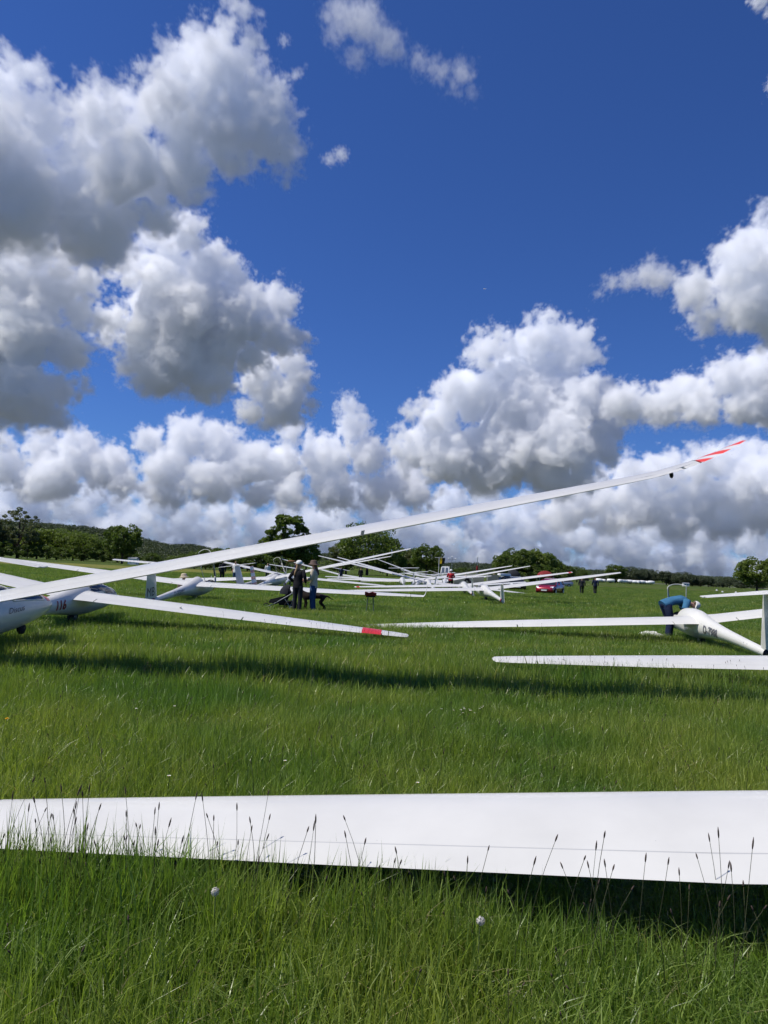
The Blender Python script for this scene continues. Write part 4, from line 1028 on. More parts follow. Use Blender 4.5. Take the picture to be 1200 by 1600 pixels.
# the dog stands behind the women, facing left
dog = thing('dog', 'large dark brown dog standing by the women, facing left', 'dog', (-2.36, 26.15, 0), (0, 0, R(93)))
dn = dict(rump=((0, -.36, .60), .115), belly=((0, -.08, .58), .115), chest=((0, .22, .56), (.135, .15)), neckb=((0, .38, .68), .095), neck=((0, .46, .78), .075), head=((0, .54, .84), .075), muz=((0, .66, .80), .042), nose=((0, .72, .79), .028),
          tail1=((0, -.50, .60), .03), tail2=((0, -.64, .52), .018), tail3=((0, -.74, .47), .010))
de = [('rump', 'belly'), ('belly', 'chest'), ('chest', 'neckb'), ('neckb', 'neck'), ('neck', 'head'), ('head', 'muz'), ('muz', 'nose'), ('rump', 'tail1'), ('tail1', 'tail2'), ('tail2', 'tail3')]
for i, sx in enumerate((-1, 1)):
    o_ = .05 * i
    dn.update({f'th{i}': ((sx * .09, -.38, .50), .075), f'kn{i}': ((sx * .095, -.30 + o_, .36), .052), f'hk{i}': ((sx * .095, -.46 + o_, .22), .030), f'pa{i}': ((sx * .095, -.43 + o_, .05), .026), f'pt{i}': ((sx * .095, -.36 + o_, .03), .028),
               f'sh{i}': ((sx * .09, .24, .44), .062), f'eb{i}': ((sx * .095, .18 + o_, .32), .040), f'wr{i}': ((sx * .095, .21 + o_, .17), .028), f'fp{i}': ((sx * .095, .22 + o_, .045), .026), f'ft{i}': ((sx * .095, .28 + o_, .03), .028),
               f'ea{i}': ((sx * .055, .50, .91), .026), f'eb2{i}': ((sx * .085, .49, .86), .018)})
    de += [('rump', f'th{i}'), (f'th{i}', f'kn{i}'), (f'kn{i}', f'hk{i}'), (f'hk{i}', f'pa{i}'), (f'pa{i}', f'pt{i}'), ('chest', f'sh{i}'), (f'sh{i}', f'eb{i}'), (f'eb{i}', f'wr{i}'), (f'wr{i}', f'fp{i}'), (f'fp{i}', f'ft{i}'), ('head', f'ea{i}'), (f'ea{i}', f'eb2{i}')]
M['dogfur'] = mat('dark_brown_fur', (.022, .014, .010), .8, .3, vary=.4, scale=14)
skin_mesh('body', dn, de, [M['dogfur']], dog, 'belly')
col_ = MB(); col_.lathe([(.088, -.014), (.092, 0), (.088, .014), (.07, .014), (.07, -.014)], (0, .44, .755), 0, 16, Vector((0, .5, .6)).to_track_quat('Z', 'Y').to_matrix()); col_.build('collar', M['red'], dog)

# the pram
pr = thing('pram', 'black three wheeled pram with slanting grey handle frame in the grass', 'pram', (-3.35, 25.85, 0), (0, 0, 0))
def wheel_(x, y, r, wdt):
    w_ = MB(); MY = Matrix.Rotation(R(90), 3, 'X')
    n = 24; w_.loft([[Vector((x + (r + k * math.cos(a)) * math.cos(t), y + k * math.sin(a) * wdt, r + (r + k * math.cos(a) - .0) * math.sin(t))) for a in np.linspace(0, 2 * math.pi, 7)[:-1] for k in (.018,)] for t in np.linspace(0, 2 * math.pi, n + 1)], 0, False)
    for v in range(len(w_.v)): pass
    o = w_.build('wheel', M['rubber'], pr)
    s_ = MB(); s_.lathe([(.004, -.03), (.03, -.03), (.03, .03), (.004, .03)], (x, y, r), 0, 12, MY)
    for k in range(6):
        a = k * math.pi / 3 + .2; s_.tube([(x, y, r), (x + r * .97 * math.cos(a), y, r + r * .97 * math.sin(a))], .006, 0, 5)
    s_.build('spokes', M['greymetal'], o); return o
wheel_(-.55, 0, .13, 1.4); wheel_(.30, -.27, .19, 1.4); wheel_(.30, .27, .19, 1.4)
f_ = MB()
for sy in (-.25, .25):
    f_.tube([(-.50, sy * .2, .16), (-.25, sy * .8, .28), (.30, sy, .62), (.62, sy, 1.02)], .017, 0, 8)
    f_.tube([(.30, sy, .19), (.10, sy, .46)], .015, 0, 8); f_.tube([(.30, sy, .19), (.48, sy, .80)], .013, 0, 8)
f_.tube([(.62, -.25, 1.02), (.66, -.12, 1.05), (.66, .12, 1.05), (.62, .25, 1.02)], .019, 0, 8)
f_.tube([(.30, -.27, .19), (.30, .27, .19)], .012, 0, 6); f_.tube([(-.55, -.06, .13), (-.50, -.05, .17)], .012, 0, 6); f_.tube([(-.55, .06, .13), (-.50, .05, .17)], .012, 0, 6)
f_.build('handle_frame', M['greymetal'], pr, 60)
c_ = MB(); c_.loft([[(-.46, -.16, .30), (-.46, .16, .30), (-.40, .16, .42), (-.40, -.16, .42)], [(-.20, -.22, .26), (-.20, .22, .26), (-.18, .22, .48), (-.18, -.22, .48)], [(.12, -.23, .36), (.12, .23, .36), (.10, .23, .56), (.10, -.23, .56)], [(.28, -.22, .66), (.28, .22, .66), (.20, .22, .80), (.20, -.22, .80)]])
c_.build('seat', M['black'], pr, 60)
hd = MB(); rg_ = []
for t in np.linspace(-.2, 1.5, 7): rg_.append([Vector((.18 - .34 * math.sin(t) * math.cos(a) * .9, .25 * math.sin(a), .60 + .34 * math.cos(t) * max(.0, math.cos(a)) + .0)) for a in np.linspace(-1.5, 1.5, 11)])
hd.loft(rg_, 0, False, False); hd.build('hood', M['charcoal'], pr, 60)
bk = MB(); bk.box((.12, 0, .30), (.42, .36, .14), taper=1.15); bk.build('basket', M['black'], pr)

# wing stand with its red pad
sd_ = thing('wing_stand', 'green metal wing stand with red pad holding up a wing tip', 'stand', (-.33, 25.9, 0))
p_ = MB()
for sx in (-.13, .13):
    for sy in (-.22, .22): p_.tube([(sx * .7, sy * .25, .66), (sx, sy, .0)], .018, 0, 8)
    p_.tube([(sx, -.16, .15), (sx, .16, .15)], .012, 0, 6)
p_.tube([(-.12, 0, .40), (.12, 0, .40)], .014, 0, 6); p_.build('legs', M['green_paint'], sd_)
b_ = MB(); b_.box((0, 0, .665), (.34, .14, .06)); b_.build('crossbar', M['black'], sd_)
b_ = MB(); b_.loft([[(x, -.16 + .02 * math.cos(x * 9), .69), (x, .16, .69), (x, .19, .80 + .02 * math.sin(x * 25)), (x, -.19, .80 + .02 * math.sin(x * 31))] for x in np.linspace(-.2, .2, 7)]); b_.build('pad', M['redcanvas'], sd_, 60)

# ------------------------------------------------------------------ vehicles, tents, masts, far buildings
def car(label, loc, rotz, paint, kind='hatch', name='car'):
    """nose towards +y; length 4.3 m, lofted from cross sections so that the flanks tuck in"""
    t = thing(name, label, 'car', loc, (0, 0, R(rotz)), 'cars parked behind the gliders')
    van = kind == 'wagon'
    # (y, sill z, half width at belt, belt height)
    S = [(2.12, .34, .62, .55), (2.02, .24, .78, .66), (1.6, .20, .85, .76), (1.0, .20, .87, .88), (.6, .20, .88, .93), (-.6, .20, .88, .95), (-1.5, .20, .87, .98), (-1.95, .26, .84, .98), (-2.10, .36, .76, .92)]
    b = MB(); rr = []
    for y, z0, w_, zb in S:
        h = zb - z0
        rr.append([(-w_ * .90, y, z0), (w_ * .90, y, z0), (w_ * .98, y, z0 + h * .18), (w_, y, z0 + h * .55), (w_ * .97, y, z0 + h * .85), (w_ * .88, y, zb), (-w_ * .88, y, zb), (-w_ * .97, y, z0 + h * .85), (-w_, y, z0 + h * .55), (-w_ * .98, y, z0 + h * .18)])
    b.loft(rr); body = b.build('body', M[paint], t, 35)
    G = [(.98, .80, .90), (.25, .66, 1.36), (-.2, .63, 1.46), (-1.0, .63, 1.47), (-1.65 if not van else -1.85, .60, 1.38), (-2.02, .70, .97)]
    g = MB(); rr = []
    for i, (y, w_, z) in enumerate(G):
        zb = .90
        rr.append([(-.80, y, zb - .02), (.80, y, zb - .02), (w_, y, max(z - .06, zb)), (w_ * .88, y, z), (-w_ * .88, y, z), (-w_, y, max(z - .06, zb))])
    g.loft(rr); g.build('windows', M['carglass'], t, 30)
    r_ = MB(); r_.loft([[(-.60, y, z), (.60, y, z), (.58, y, z + .035), (-.58, y, z + .035)] for y, z in ((.32, 1.325), (-.2, 1.455), (-1.0, 1.465), (-1.62, 1.375))]); r_.build('roof', M[paint], t, 30)
    for sx in (-1, 1):
        p_ = MB()
        for (y0, z0, y1, z1) in ((.98, .90, .28, 1.36), (-.35, .90, -.35, 1.44), (-1.75, .92, -1.55, 1.38)):
            p_.tube([(sx * .805, y0, z0), (sx * .66, y1, z1)], .035, 0, 6)
        p_.build('pillar', M[paint], t)
        h_ = MB(); h_.loft([[(sx * (.52 + .0), 2.03, .60), (sx * .80, 1.90, .64), (sx * .82, 1.72, .76), (sx * .56, 1.88, .72)], [(sx * .52, 2.075, .595), (sx * .79, 1.975, .635), (sx * .81, 1.78, .775), (sx * .56, 1.93, .735)]]); h_.build('headlight', M['lamp'], t, 30)
        mr = MB(); mr.box((sx * .98, .62, .98), (.16, .12, .13), taper=.8); mr.build('mirror', M[paint], t)
        for y in (1.35, -1.30):
            w_ = MB(); MY = Matrix.Rotation(R(90), 3, 'Y'); w_.lathe([(.2, -.11), (.29, -.11), (.32, -.07), (.32, .07), (.29, .11), (.2, .11)], (sx * .80, y, .32), 0, 20, MY); wo = w_.build('wheel', M['rubber'], t, 40)
            w_ = MB(); w_.lathe([(.01, -.115), (.19, -.118), (.20, .118), (.01, .115)], (sx * .80, y, .32), 0, 12, MY); w_.build('rim', M['greymetal'], wo, 40)
    gr = MB(); gr.box((0, 2.105, .47), (.80, .05, .10)); gr.build('grille', M['dark'], t)
    pl = MB(); pl.box((0, 2.145, .40), (.52, .02, .115)); pl.build('number_plate', M['plate'], t)
    lt = MB()
    for sx in (-1, 1): lt.box((sx * .66, -2.06, .80), (.2, .06, .22))
    lt.build('tail_light', M['red'], t)
    return t
car('shiny red car seen from the front under a raised wing', (15.9, 70.2, 0), 152, 'carred')
car('dark maroon car parked behind the shiny red car', (19.0, 84, 0), 160, 'carmaroon')
car('black car facing us left of the red car', (14.9, 82.5, 0), 176, 'carblack')
car('navy estate car with pale roof box behind the black car', (15.6, 95, 0), 120, 'carblue', 'wagon')
car('pale silver car behind the red striped wing tip', (30.6, 128, 0), 100, 'carsilver')
bx = MB(); bx.loft([[(-.35 * k, y, 1.52), (.35 * k, y, 1.52), (.36 * k, y, 1.62), (.28 * k, y, 1.52 + .30 * k), (-.28 * k, y, 1.52 + .30 * k), (-.36 * k, y, 1.62)] for y, k in ((1.0, .3), (.8, .9), (0, 1), (-.8, 1), (-1.0, .5))])
o = bx.build('roof_box', M['white_panel'], None, 40, (15.6, 95, 0), (0, 0, R(120))); tag(o, 'pale roof box on the navy estate car', 'roof box')

def dome_tent(label, loc, w_, d_, h_, m, name='tent'):
    t = thing(name, label, 'tent', loc); mb = MB(); rr = []
    for i, a in enumerate(np.linspace(0, math.pi / 2, 7)):
        rr.append([(math.cos(a) * w_ / 2 * math.copysign(abs(math.cos(b)) ** .7, math.cos(b)), math.cos(a) * d_ / 2 * math.copysign(abs(math.sin(b)) ** .7, math.sin(b)), h_ * (.62 + .38 * math.sin(a))) for b in np.linspace(0, 2 * math.pi, 21)[:-1]])
    mb.loft(rr); mb.build('roof', M[m], t, 60)
    for sx in (-1, 1):
        for sy in (-1, 1):
            p_ = MB(); p_.tube([(sx * w_ * .42, sy * d_ * .40, 0), (sx * w_ * .42, sy * d_ * .40, h_ * .66)], .03, 0, 6); p_.build('pole', M['greymetal'], t)
    return t
dome_tent('red canopy tent behind the striped wing tip', (26.3, 120, 0), 2.6, 2.6, 2.6, 'redcanvas')
tt = dome_tent('grey tent with dark top left of the red tent', (19.8, 112, 0), 2.0, 2.2, 2.45, 'charcoal')
sk = MB(); sk.box((0, 0, .80), (1.7, 1.8, 1.6)); sk.build('tent_wall', M['greycanvas'], tt)

# low trailer behind the man in red
tr = thing('trailer', 'long grey green trailer body behind the man in red', 'trailer', (9.6, 82, 0), (0, 0, R(-4)))
b_ = MB(); b_.loft([[(x, -.9, .35), (x, .9, .35), (x, .95, 1.2), (x, .75, 1.62), (x, -.75, 1.62), (x, -.95, 1.2)] for x in (-1.6, -1.5, 1.5, 1.6)]); b_.build('trailer_body', M['greygreen'], tr, 30)
for sx in (-.5, .5):
    for sy in (-.9, .9):
        w_ = MB(); w_.lathe([(.05, -.09), (.27, -.09), (.3, 0), (.27, .09), (.05, .09)], (sx, sy, .3), 0, 16, Matrix.Rotation(R(90), 3, 'X')); w_.build('wheel', M['rubber'], tr)
tb = MB(); tb.tube([(-1.6, 0, .45), (-2.8, 0, .42)], .05, 0, 6); tb.build('drawbar', M['greymetal'], tr)
tr = thing('trailer', 'square grey box trailer right of the pink edged fin', 'trailer', (11.9, 80, 0), (0, 0, R(-4)))
b_ = MB(); b_.box((0, 0, .98), (1.1, 2.2, 1.25)); b_.build('trailer_body', M['greygreen'], tr)
for sx in (-.55, .55):
    w_ = MB(); w_.lathe([(.05, -.08), (.27, -.08), (.3, 0), (.27, .08), (.05, .08)], (sx, 0, .3), 0, 16, Matrix.Rotation(R(90), 3, 'Y')); w_.build('wheel', M['rubber'], tr)

# powered aircraft with a framed cabin
ap = thing('light_aircraft', 'low wing tow plane with framed glass cabin behind the man in red', 'aircraft', (7.55, 88, 0), (0, 0, R(172)))
S = [(2.9, 1.05, .10, .10), (2.75, 1.05, .36, .36), (2.2, 1.05, .48, .46), (1.2, 1.10, .54, .52), (0, 1.12, .54, .54), (-1.2, 1.14, .42, .44), (-2.8, 1.18, .24, .26), (-4.2, 1.22, .10, .16)]
b_ = MB(); b_.loft([[Vector((w_ * math.sin(a), y, z + h * math.cos(a))) for a in np.linspace(0, 2 * math.pi, 17)[:-1]] for y, z, w_, h in S]); b_.build('fuselage', M['greygreen'], ap, 60)
g = MB(); g.loft([[(-.46, y, z0), (.46, y, z0), (.40, y, z1), (-.40, y, z1)] for y, z0, z1 in ((1.35, 1.5, 1.56), (.75, 1.5, 2.16), (-.2, 1.5, 2.24), (-1.2, 1.5, 1.95), (-1.7, 1.4, 1.5))]); g.build('cabin_glass', M['window'], ap, 30)
fr = MB()
for pts in ([(-.46, 1.32, 1.52), (-.41, .74, 2.18), (-.41, -.2, 2.26), (-.41, -1.2, 1.97), (-.44, -1.65, 1.5)], [(.46, 1.32, 1.52), (.41, .74, 2.18), (.41, -.2, 2.26), (.41, -1.2, 1.97), (.44, -1.65, 1.5)], [(-.42, .74, 2.18), (.42, .74, 2.18)], [(-.42, -.2, 2.26), (.42, -.2, 2.26)], [(-.47, -.2, 1.5), (-.41, -.2, 2.25)], [(.47, -.2, 1.5), (.41, -.2, 2.25)], [(0, 1.33, 1.54), (0, .74, 2.19)]): fr.tube(pts, .05, 0, 6)
fr.box((0, .25, 2.23), (.84, 1.0, .06)); fr.build('cabin_frame', M['white_panel'], ap, 40)
for sx in (-1, 1):
    w_ = MB(); w_.loft([[Vector((sx * x, p.y, z + p.z)) for p in foil_ring([1.0, .9] + XS_MAIN, (0, .9, 0), c, .15, .02)] for x, z, c in ((.4, .85, 1.5), (2.6, 1.0, 1.4), (4.6, 1.25, 1.1), (4.75, 1.28, .8))]); w_.build('wing', M['gel'], ap, 50)
    h_ = MB(); h_.loft([[Vector((sx * x, -3.6 + p.y, 1.28 + p.z)) for p in foil_ring([1.0, .9] + XS_MAIN, (0, 0, 0), c, .1, 0)] for x, c in ((.05, .8), (1.5, .6))]); h_.build('tailplane', M['gel'], ap, 50)
    k_ = MB(); k_.lathe([(.02, -.08), (.19, -.08), (.22, 0), (.19, .08), (.02, .08)], (sx * 1.2, .9, .22), 0, 16, Matrix.Rotation(R(90), 3, 'Y')); k_.tube([(sx * 1.2, .9, .22), (sx * 1.1, .7, .85)], .06, 0, 6); k_.build('main_wheel', M['rubber'], ap)
fn_ = MB(); fn_.loft([[Vector((p.z, -3.35 - q * .5 + p.y, 1.25 + q * 1.15)) for p in foil_ring([1.0, .9] + XS_MAIN, (0, 0, 0), 1.0 - .35 * q, .1, 0)] for q in (0, .5, 1)]); fn_.build('fin', M['gel'], ap, 50)
pp = MB(); pp.lathe([(.12, 2.88), (.10, 3.0), (.02, 3.12)], (0, 0, 0), 0, 12, Matrix.Rotation(R(-90), 3, 'X'))
for v in range(len(pp.v)): x, y, z = pp.v[v]; pp.v[v] = (x, y, z + 1.05)
pp.tube([(0, 2.95, .22), (0, 2.97, 1.05), (0, 2.95, 1.88)], [.03, .05, .03], 0, 6); pp.build('propeller', M['blackmetal'], ap)

# flag, masts
fl = thing('flag', 'yellow and black hanging banner above the far gliders', 'flag', (7.2, 94, 0))
p_ = MB(); p_.tube([(-.02, 0, 0), (0, 0, 3.5)], .03, 0, 6); p_.tube([(-.55, 0, 3.42), (.45, 0, 3.42)], .02, 0, 6); p_.build('pole', M['white_panel'], fl)
for k, m_, x0, x1 in ((0, 'yellow', .12, .36), (1, 'black', .36, .72)):
    b_ = MB(); b_.loft([[(x0 + .06 * math.sin(z * 4), -.01 + .03 * math.sin(z * 7), z), (x1 + .04 * math.sin(z * 4 + 1), .03 * math.sin(z * 6), z), (x1 + .04 * math.sin(z * 4 + 1), .03 * math.sin(z * 6) + .012, z), (x0 + .06 * math.sin(z * 4), .01 + .03 * math.sin(z * 7), z)] for z in np.linspace(2.68, 3.42, 7)]); b_.build('banner', M[m_], fl, 60)
ms = thing('wind_mast', 'thin mast with wind instruments on cross arms, behind the tow plane', 'mast', (14.1, 150, 0))
p_ = MB(); p_.tube([(0, 0, 0), (0, 0, 4.7)], .05, 0, 6); p_.tube([(-.75, 0, 4.3), (.75, 0, 4.3)], .03, 0, 6); p_.build('pole', M['greymetal'], ms)
for x in (-.72, 0, .72):
    c_ = MB(); c_.lathe([(.01, -.12), (.14, -.06), (.16, .04), (.08, .14), (.01, .16)], (x, 0, 4.42 if x else 4.78), 0, 10); c_.build('cup', M['white_panel'], ms)
ms = thing('marker_pole', 'thin pole with red wrapped middle beside the raised far wings', 'pole', (12.8, 100, 0))
p_ = MB(); p_.tube([(0, 0, 0), (0, 0, 3.7)], .04, 0, 6); p_.build('pole', M['greymetal'], ms); p_ = MB(); p_.tube([(0, 0, 2.0), (0, 0, 2.35), (0, 0, 2.7)], [.10, .17, .08], 0, 8); p_.build('wrapping', M['redcanvas'], ms); p_ = MB(); p_.lathe([(.01, 3.66), (.12, 3.72), (.12, 3.86), (.01, 3.92)], (0, 0, 0), 0, 8); p_.build('top_light', M['white_panel'], ms)

# white glider trailers along the far edge
def white_trailer(x, y, rz, L, first=[None]):
    if first[0] is None:
        t = thing('trailer', 'white trailer in the far row on the right field edge', 'trailer', (x, y, 0), (0, 0, R(rz)), 'white trailers along the far edge')
        b_ = MB(); b_.loft([[Vector((X, .95 * k * math.sin(a), 1.15 + .8 * k * math.cos(a) * (1 if math.cos(a) > 0 else .9))) for a in np.linspace(0, 2 * math.pi, 13)[:-1]] for X, k in ((-2.6, .55), (-2.2, .95), (0, 1), (2.0, .9), (2.6, .5))]); b_.build('trailer_body', M['white_panel'], t, 50)
        for sy in (-.85, .85):
            w_ = MB(); w_.lathe([(.05, -.09), (.27, -.09), (.3, 0), (.27, .09), (.05, .09)], (0, sy, .3), 0, 12, Matrix.Rotation(R(90), 3, 'X')); w_.build('wheel', M['rubber'], t)
        first[0] = t
    else:
        t = first[0].copy(); COL.objects.link(t); t.location = (x, y, 0); t.rotation_euler = (0, 0, R(rz))
        for ch in first[0].children:
            c = ch.copy(); COL.objects.link(c); c.parent = t
    t.scale = (L, 1, rnd.uniform(.9, 1.15)); return t
for i in range(15): white_trailer(113 + i * 2.25 + rnd.uniform(-.5, .5), 396 + rnd.uniform(-8, 8), rnd.uniform(-50, 60), rnd.uniform(.5, .8))
def hut(label, loc, w_, h_, d_, name='hut', roofm='greycanvas'):
    t = thing(name, label, name.replace('_', ' '), loc); b_ = MB(); b_.box((0, 0, h_ * .4), (w_, d_, h_ * .8)); b_.build('wall', M['white_panel'], t)
    r_ = MB(); r_.loft([[(x, -d_ * .56, h_ * .8), (x, d_ * .56, h_ * .8), (x, 0, h_)] for x in (-w_ * .54, w_ * .54)]); r_.build('roof', M[roofm], t); 
    for x in (-w_ * .22, w_ * .22):
        q = MB(); q.box((x, -d_ * .5 - .02, h_ * .45), (w_ * .2, .06, h_ * .3)); q.build('window', M['window'], t)
    return t
hut('small white hut under the round tree on the left', (-65.0, 196, 0), 2.2, 1.9, 2.4)
hut('low white shed left of the tallest tree, far edge of the field', (-38.5, 230, 0), 9.0, 2.9, 3.0, 'shed'); hut('small white shed beside the low white shed at the far edge', (-50, 232, 0), 5.0, 2.7, 3.0, 'shed')
def marker(label, x, y):
    t = thing('field_marker', label, 'marker', (x, y, 0)); q = MB(); q.loft([[(sx * .2 * k, sy * .18 * k, z * .7) for sx, sy in ((-1, -1), (1, -1), (1, 1), (-1, 1))] for z, k in ((.05, 1), (.35, .8), (.62, .3))]); q.build('marker_board', M['white_panel'], t, 20)
marker('white field marker left of the big round tree at right', 68.5, 150); marker('second white field marker, close under the round right tree', 71.2, 150); marker('white field marker far out on the right, left of the round tree', 88, 196)
hut('tiny white shed on the right field edge, behind the blue shirt', (167, 410, 0), 3.2, 2.0, 2.0, 'shed')
# tower blocks
for x, lab in ((536, 'left one of two white tower blocks on the horizon'), (552, 'right one of two white tower blocks on the horizon')):
    t = thing('tower_block', lab, 'building', (x, 2000, 0), (0, 0, R(12)), 'white tower blocks on the horizon')
    b_ = MB(); b_.box((0, 0, 10), (11, 12, 24)); b_.build('wall', M['concrete'], t)
    r_ = MB(); r_.box((0, 0, 22.4), (9, 9.6, .8)); r_.box((1, 0, 23.4), (3, 3, 1.6)); r_.build('roof', M['greycanvas'], t)
    w0 = MB(); w0.box((0, 0, 0), (1.7, .12, 1.4)); base = w0.build('window', M['window'], t, 40, (-3.6, -6.06, 3.5))
    for i in range(6):
        for j in range(3):
            if i == j == 0: continue
            c = base.copy(); COL.objects.link(c); c.parent = t; c.location = (-3.6 + 3.6 * j, -6.06, 3.5 + 3.1 * i)
# white padded canopy cover lying under the wing of D-7988
cv = MB(); rg_ = np.random.default_rng(4); grid = []
for i in range(15):
    row = []
    for j in range(9):
        u, q = i / 14 * 2 - 1, j / 8 * 2 - 1; e = max(0, 1 - u * u) ** .4 * max(0, 1 - q * q) ** .4
        row.append((u * .33 + rg_.normal(0, .012), q * .22 + rg_.normal(0, .02), .10 + e * (.06 + rg_.uniform(0, .09))))
    grid.append(row)
cv.loft(grid, 0, False, False)
o = cv.build('canopy_cover', M['white_cloth'], None, 60, (7.55, 20.9, 0)); tag(o, 'crumpled white canopy cover on the grass left of the bending man', 'cover')
# brown cover far back
bc = MB(); bc.loft([[Vector((x * .5, .3 * k * math.sin(a), 2.05 + .13 * k * math.cos(a))) for a in np.linspace(0, 2 * math.pi, 11)[:-1]] for x, k in ((-.95, .15), (-.6, .8), (0, 1), (.6, .8), (.95, .15))])
bc.tube([(-.5, 0, 0), (-.5, 0, 1.95)], .05, 0, 6); bc.tube([(.5, 0, 0), (.5, 0, 1.95)], .05, 0, 6)
o = bc.build('covered_rack', M['brownwood'], None, 60, (-9.9, 82, 0)); tag(o, 'brown covered rack behind the wings, left of the women', 'rack')
# tiny aircraft high in the blue
ja = thing('far_aircraft', 'tiny white aircraft high in the blue sky', 'aircraft', (1120, 9000, 3526), (R(10), R(20), R(70)))
b_ = MB(); b_.loft([[Vector((2.2 * k * math.sin(a), y, 2.2 * k * math.cos(a))) for a in np.linspace(0, 2 * math.pi, 11)[:-1]] for y, k in ((-18, .2), (-10, .8), (8, 1), (16, .7), (19, .1))]); b_.build('fuselage', M['gel'], ja, 60)
b_ = MB(); b_.loft([[(x, y0, 0), (x, y0 - c, 0), (x, y0 - c, .3), (x, y0, .4)] for x, y0, c in ((-17, -4, 2), (0, 4, 6), (17, -4, 2))]); b_.build('wing', M['gel'], ja, 40)
b_ = MB(); b_.loft([[(0, -12, 1), (0, -17, 1), (.2, -17, 1), (.2, -12, 1)], [(0, -16, 7), (0, -18.5, 7), (.2, -18.5, 7), (.2, -16, 7)]]); b_.build('fin', M['gel'], ja, 40)

# ------------------------------------------------------------------ grass: blades as real geometry, scattered
M['grass'] = leaf_material('grass_blades', (.105, .172, .026), (.325, .420, .085), .45)
M['straw'] = mat('dry_stalk', (.055, .06, .028), .8, .2)
M['seedhead'] = mat('dark_seed_head', (.075, .052, .042), .9, .2)
HID = bpy.data.collections.new('grass_kinds')
gr = np.random.default_rng(21)
def blades(name, size, n, hmin, hmax, wmin, wmax, lean, seg=3):
    x = gr.uniform(-size / 2, size / 2, n); y = gr.uniform(-size / 2, size / 2, n)
    h = gr.uniform(0, 1, n) ** 1.3 * (hmax - hmin) + hmin; w_ = gr.uniform(wmin, wmax, n)
    a = gr.uniform(0, 2 * math.pi, n); ln = np.abs(gr.normal(0, lean, n)) + .05; tw = gr.uniform(0, 2 * math.pi, n)
    rare = gr.random(n) < .16; ln[rare] += gr.uniform(.4, 1.1, rare.sum())
    V, F, T = [], [], []
    tone = np.clip(gr.normal(.40, .32, n), 0, 1.0)
    for i in range(n):
        b = len(V); dx, dy = math.cos(a[i]), math.sin(a[i]); wx, wy = math.cos(tw[i]), math.sin(tw[i])
        for k in range(seg):
            t = k / seg; bend = ln[i] * h[i] * t * t; zz = h[i] * t * (1 - .35 * ln[i] * t)
            ww = w_[i] * .5 * (1 - .55 * t)
            V += [(x[i] + dx * bend - wx * ww, y[i] + dy * bend - wy * ww, zz), (x[i] + dx * bend + wx * ww, y[i] + dy * bend + wy * ww, zz)]
        bend = ln[i] * h[i]; V.append((x[i] + dx * bend, y[i] + dy * bend, h[i] * (1 - .35 * ln[i])))
        for k in range(seg - 1): F.append((b + 2 * k, b + 2 * k + 1, b + 2 * k + 3, b + 2 * k + 2)); T.append(tone[i])
        F.append((b + 2 * seg - 2, b + 2 * seg - 1, b + 2 * seg)); T.append(tone[i])
    me = bpy.data.meshes.new(name); me.from_pydata(V, [], F)
    me.attributes.new('tone', 'FLOAT', 'FACE').data.foreach_set('value', np.array(T, np.float32))
    me.materials.append(M['grass']); me.polygons.foreach_set('use_smooth', [True] * len(F))
    o = bpy.data.objects.new(name, me); HID.objects.link(o); return o
def stalk(name, h, lean, head):
    mb = MB(); L_ = []
    for t in np.linspace(0, 1, 6): L_.append((lean * h * t * t, 0, h * t))
    mb.tube(L_, [.0016, .0015, .0014, .0012, .0011, .0010], 0, 4)
    e = Vector(L_[-1]); d = (e - Vector(L_[-2])).normalized()
    mb.tube([e - d * .004, e + d * head * .2, e + d * head * .6, e + d * head], [.0016, .0031, .0029, .0007], 1, 6)
    me = bpy.data.meshes.new(name); me.from_pydata(mb.v, [], mb.f); me.polygons.foreach_set('material_index', mb.m)
    me.materials.append(M['straw']); me.materials.append(M['seedhead']); finish_mesh(me, 180)
    o = bpy.data.objects.new(name, me); HID.objects.link(o); return o

# names sort in the order used by the pick index
near = [blades('a_near_%d' % i, .30, 160, .06, .26, .0030, .0085, .45) for i in range(4)]
mid = [blades('b_mid_%d' % i, .60, 290, .06, .27, .005, .013, .46) for i in range(3)]
farp = [blades('c_far_%d' % i, 1.6, 420, .07, .22, .016, .034, .35, 2) for i in range(3)]
stk = [stalk('d_stalk_%d' % i, h, l, hd) for i, (h, l, hd) in enumerate([(.46, .10, .030), (.52, .04, .040), (.40, .20, .024), (.50, -.12, .034), (.56, .14, .027)])]
def vnoise(x, y, s, seed):
    g = np.random.default_rng(seed).uniform(0, 1, (64, 64)); u = (x / s) % 63; v = (y / s) % 63
    i = u.astype(int); j = v.astype(int); fu = u - i; fv = v - j; fu = fu * fu * (3 - 2 * fu); fv = fv * fv * (3 - 2 * fv)
    return (g[i, j] * (1 - fu) + g[i + 1, j] * fu) * (1 - fv) + (g[i, j + 1] * (1 - fu) + g[i + 1, j + 1] * fu) * fv
PT, RO, SCL, IX = [], [], [], []
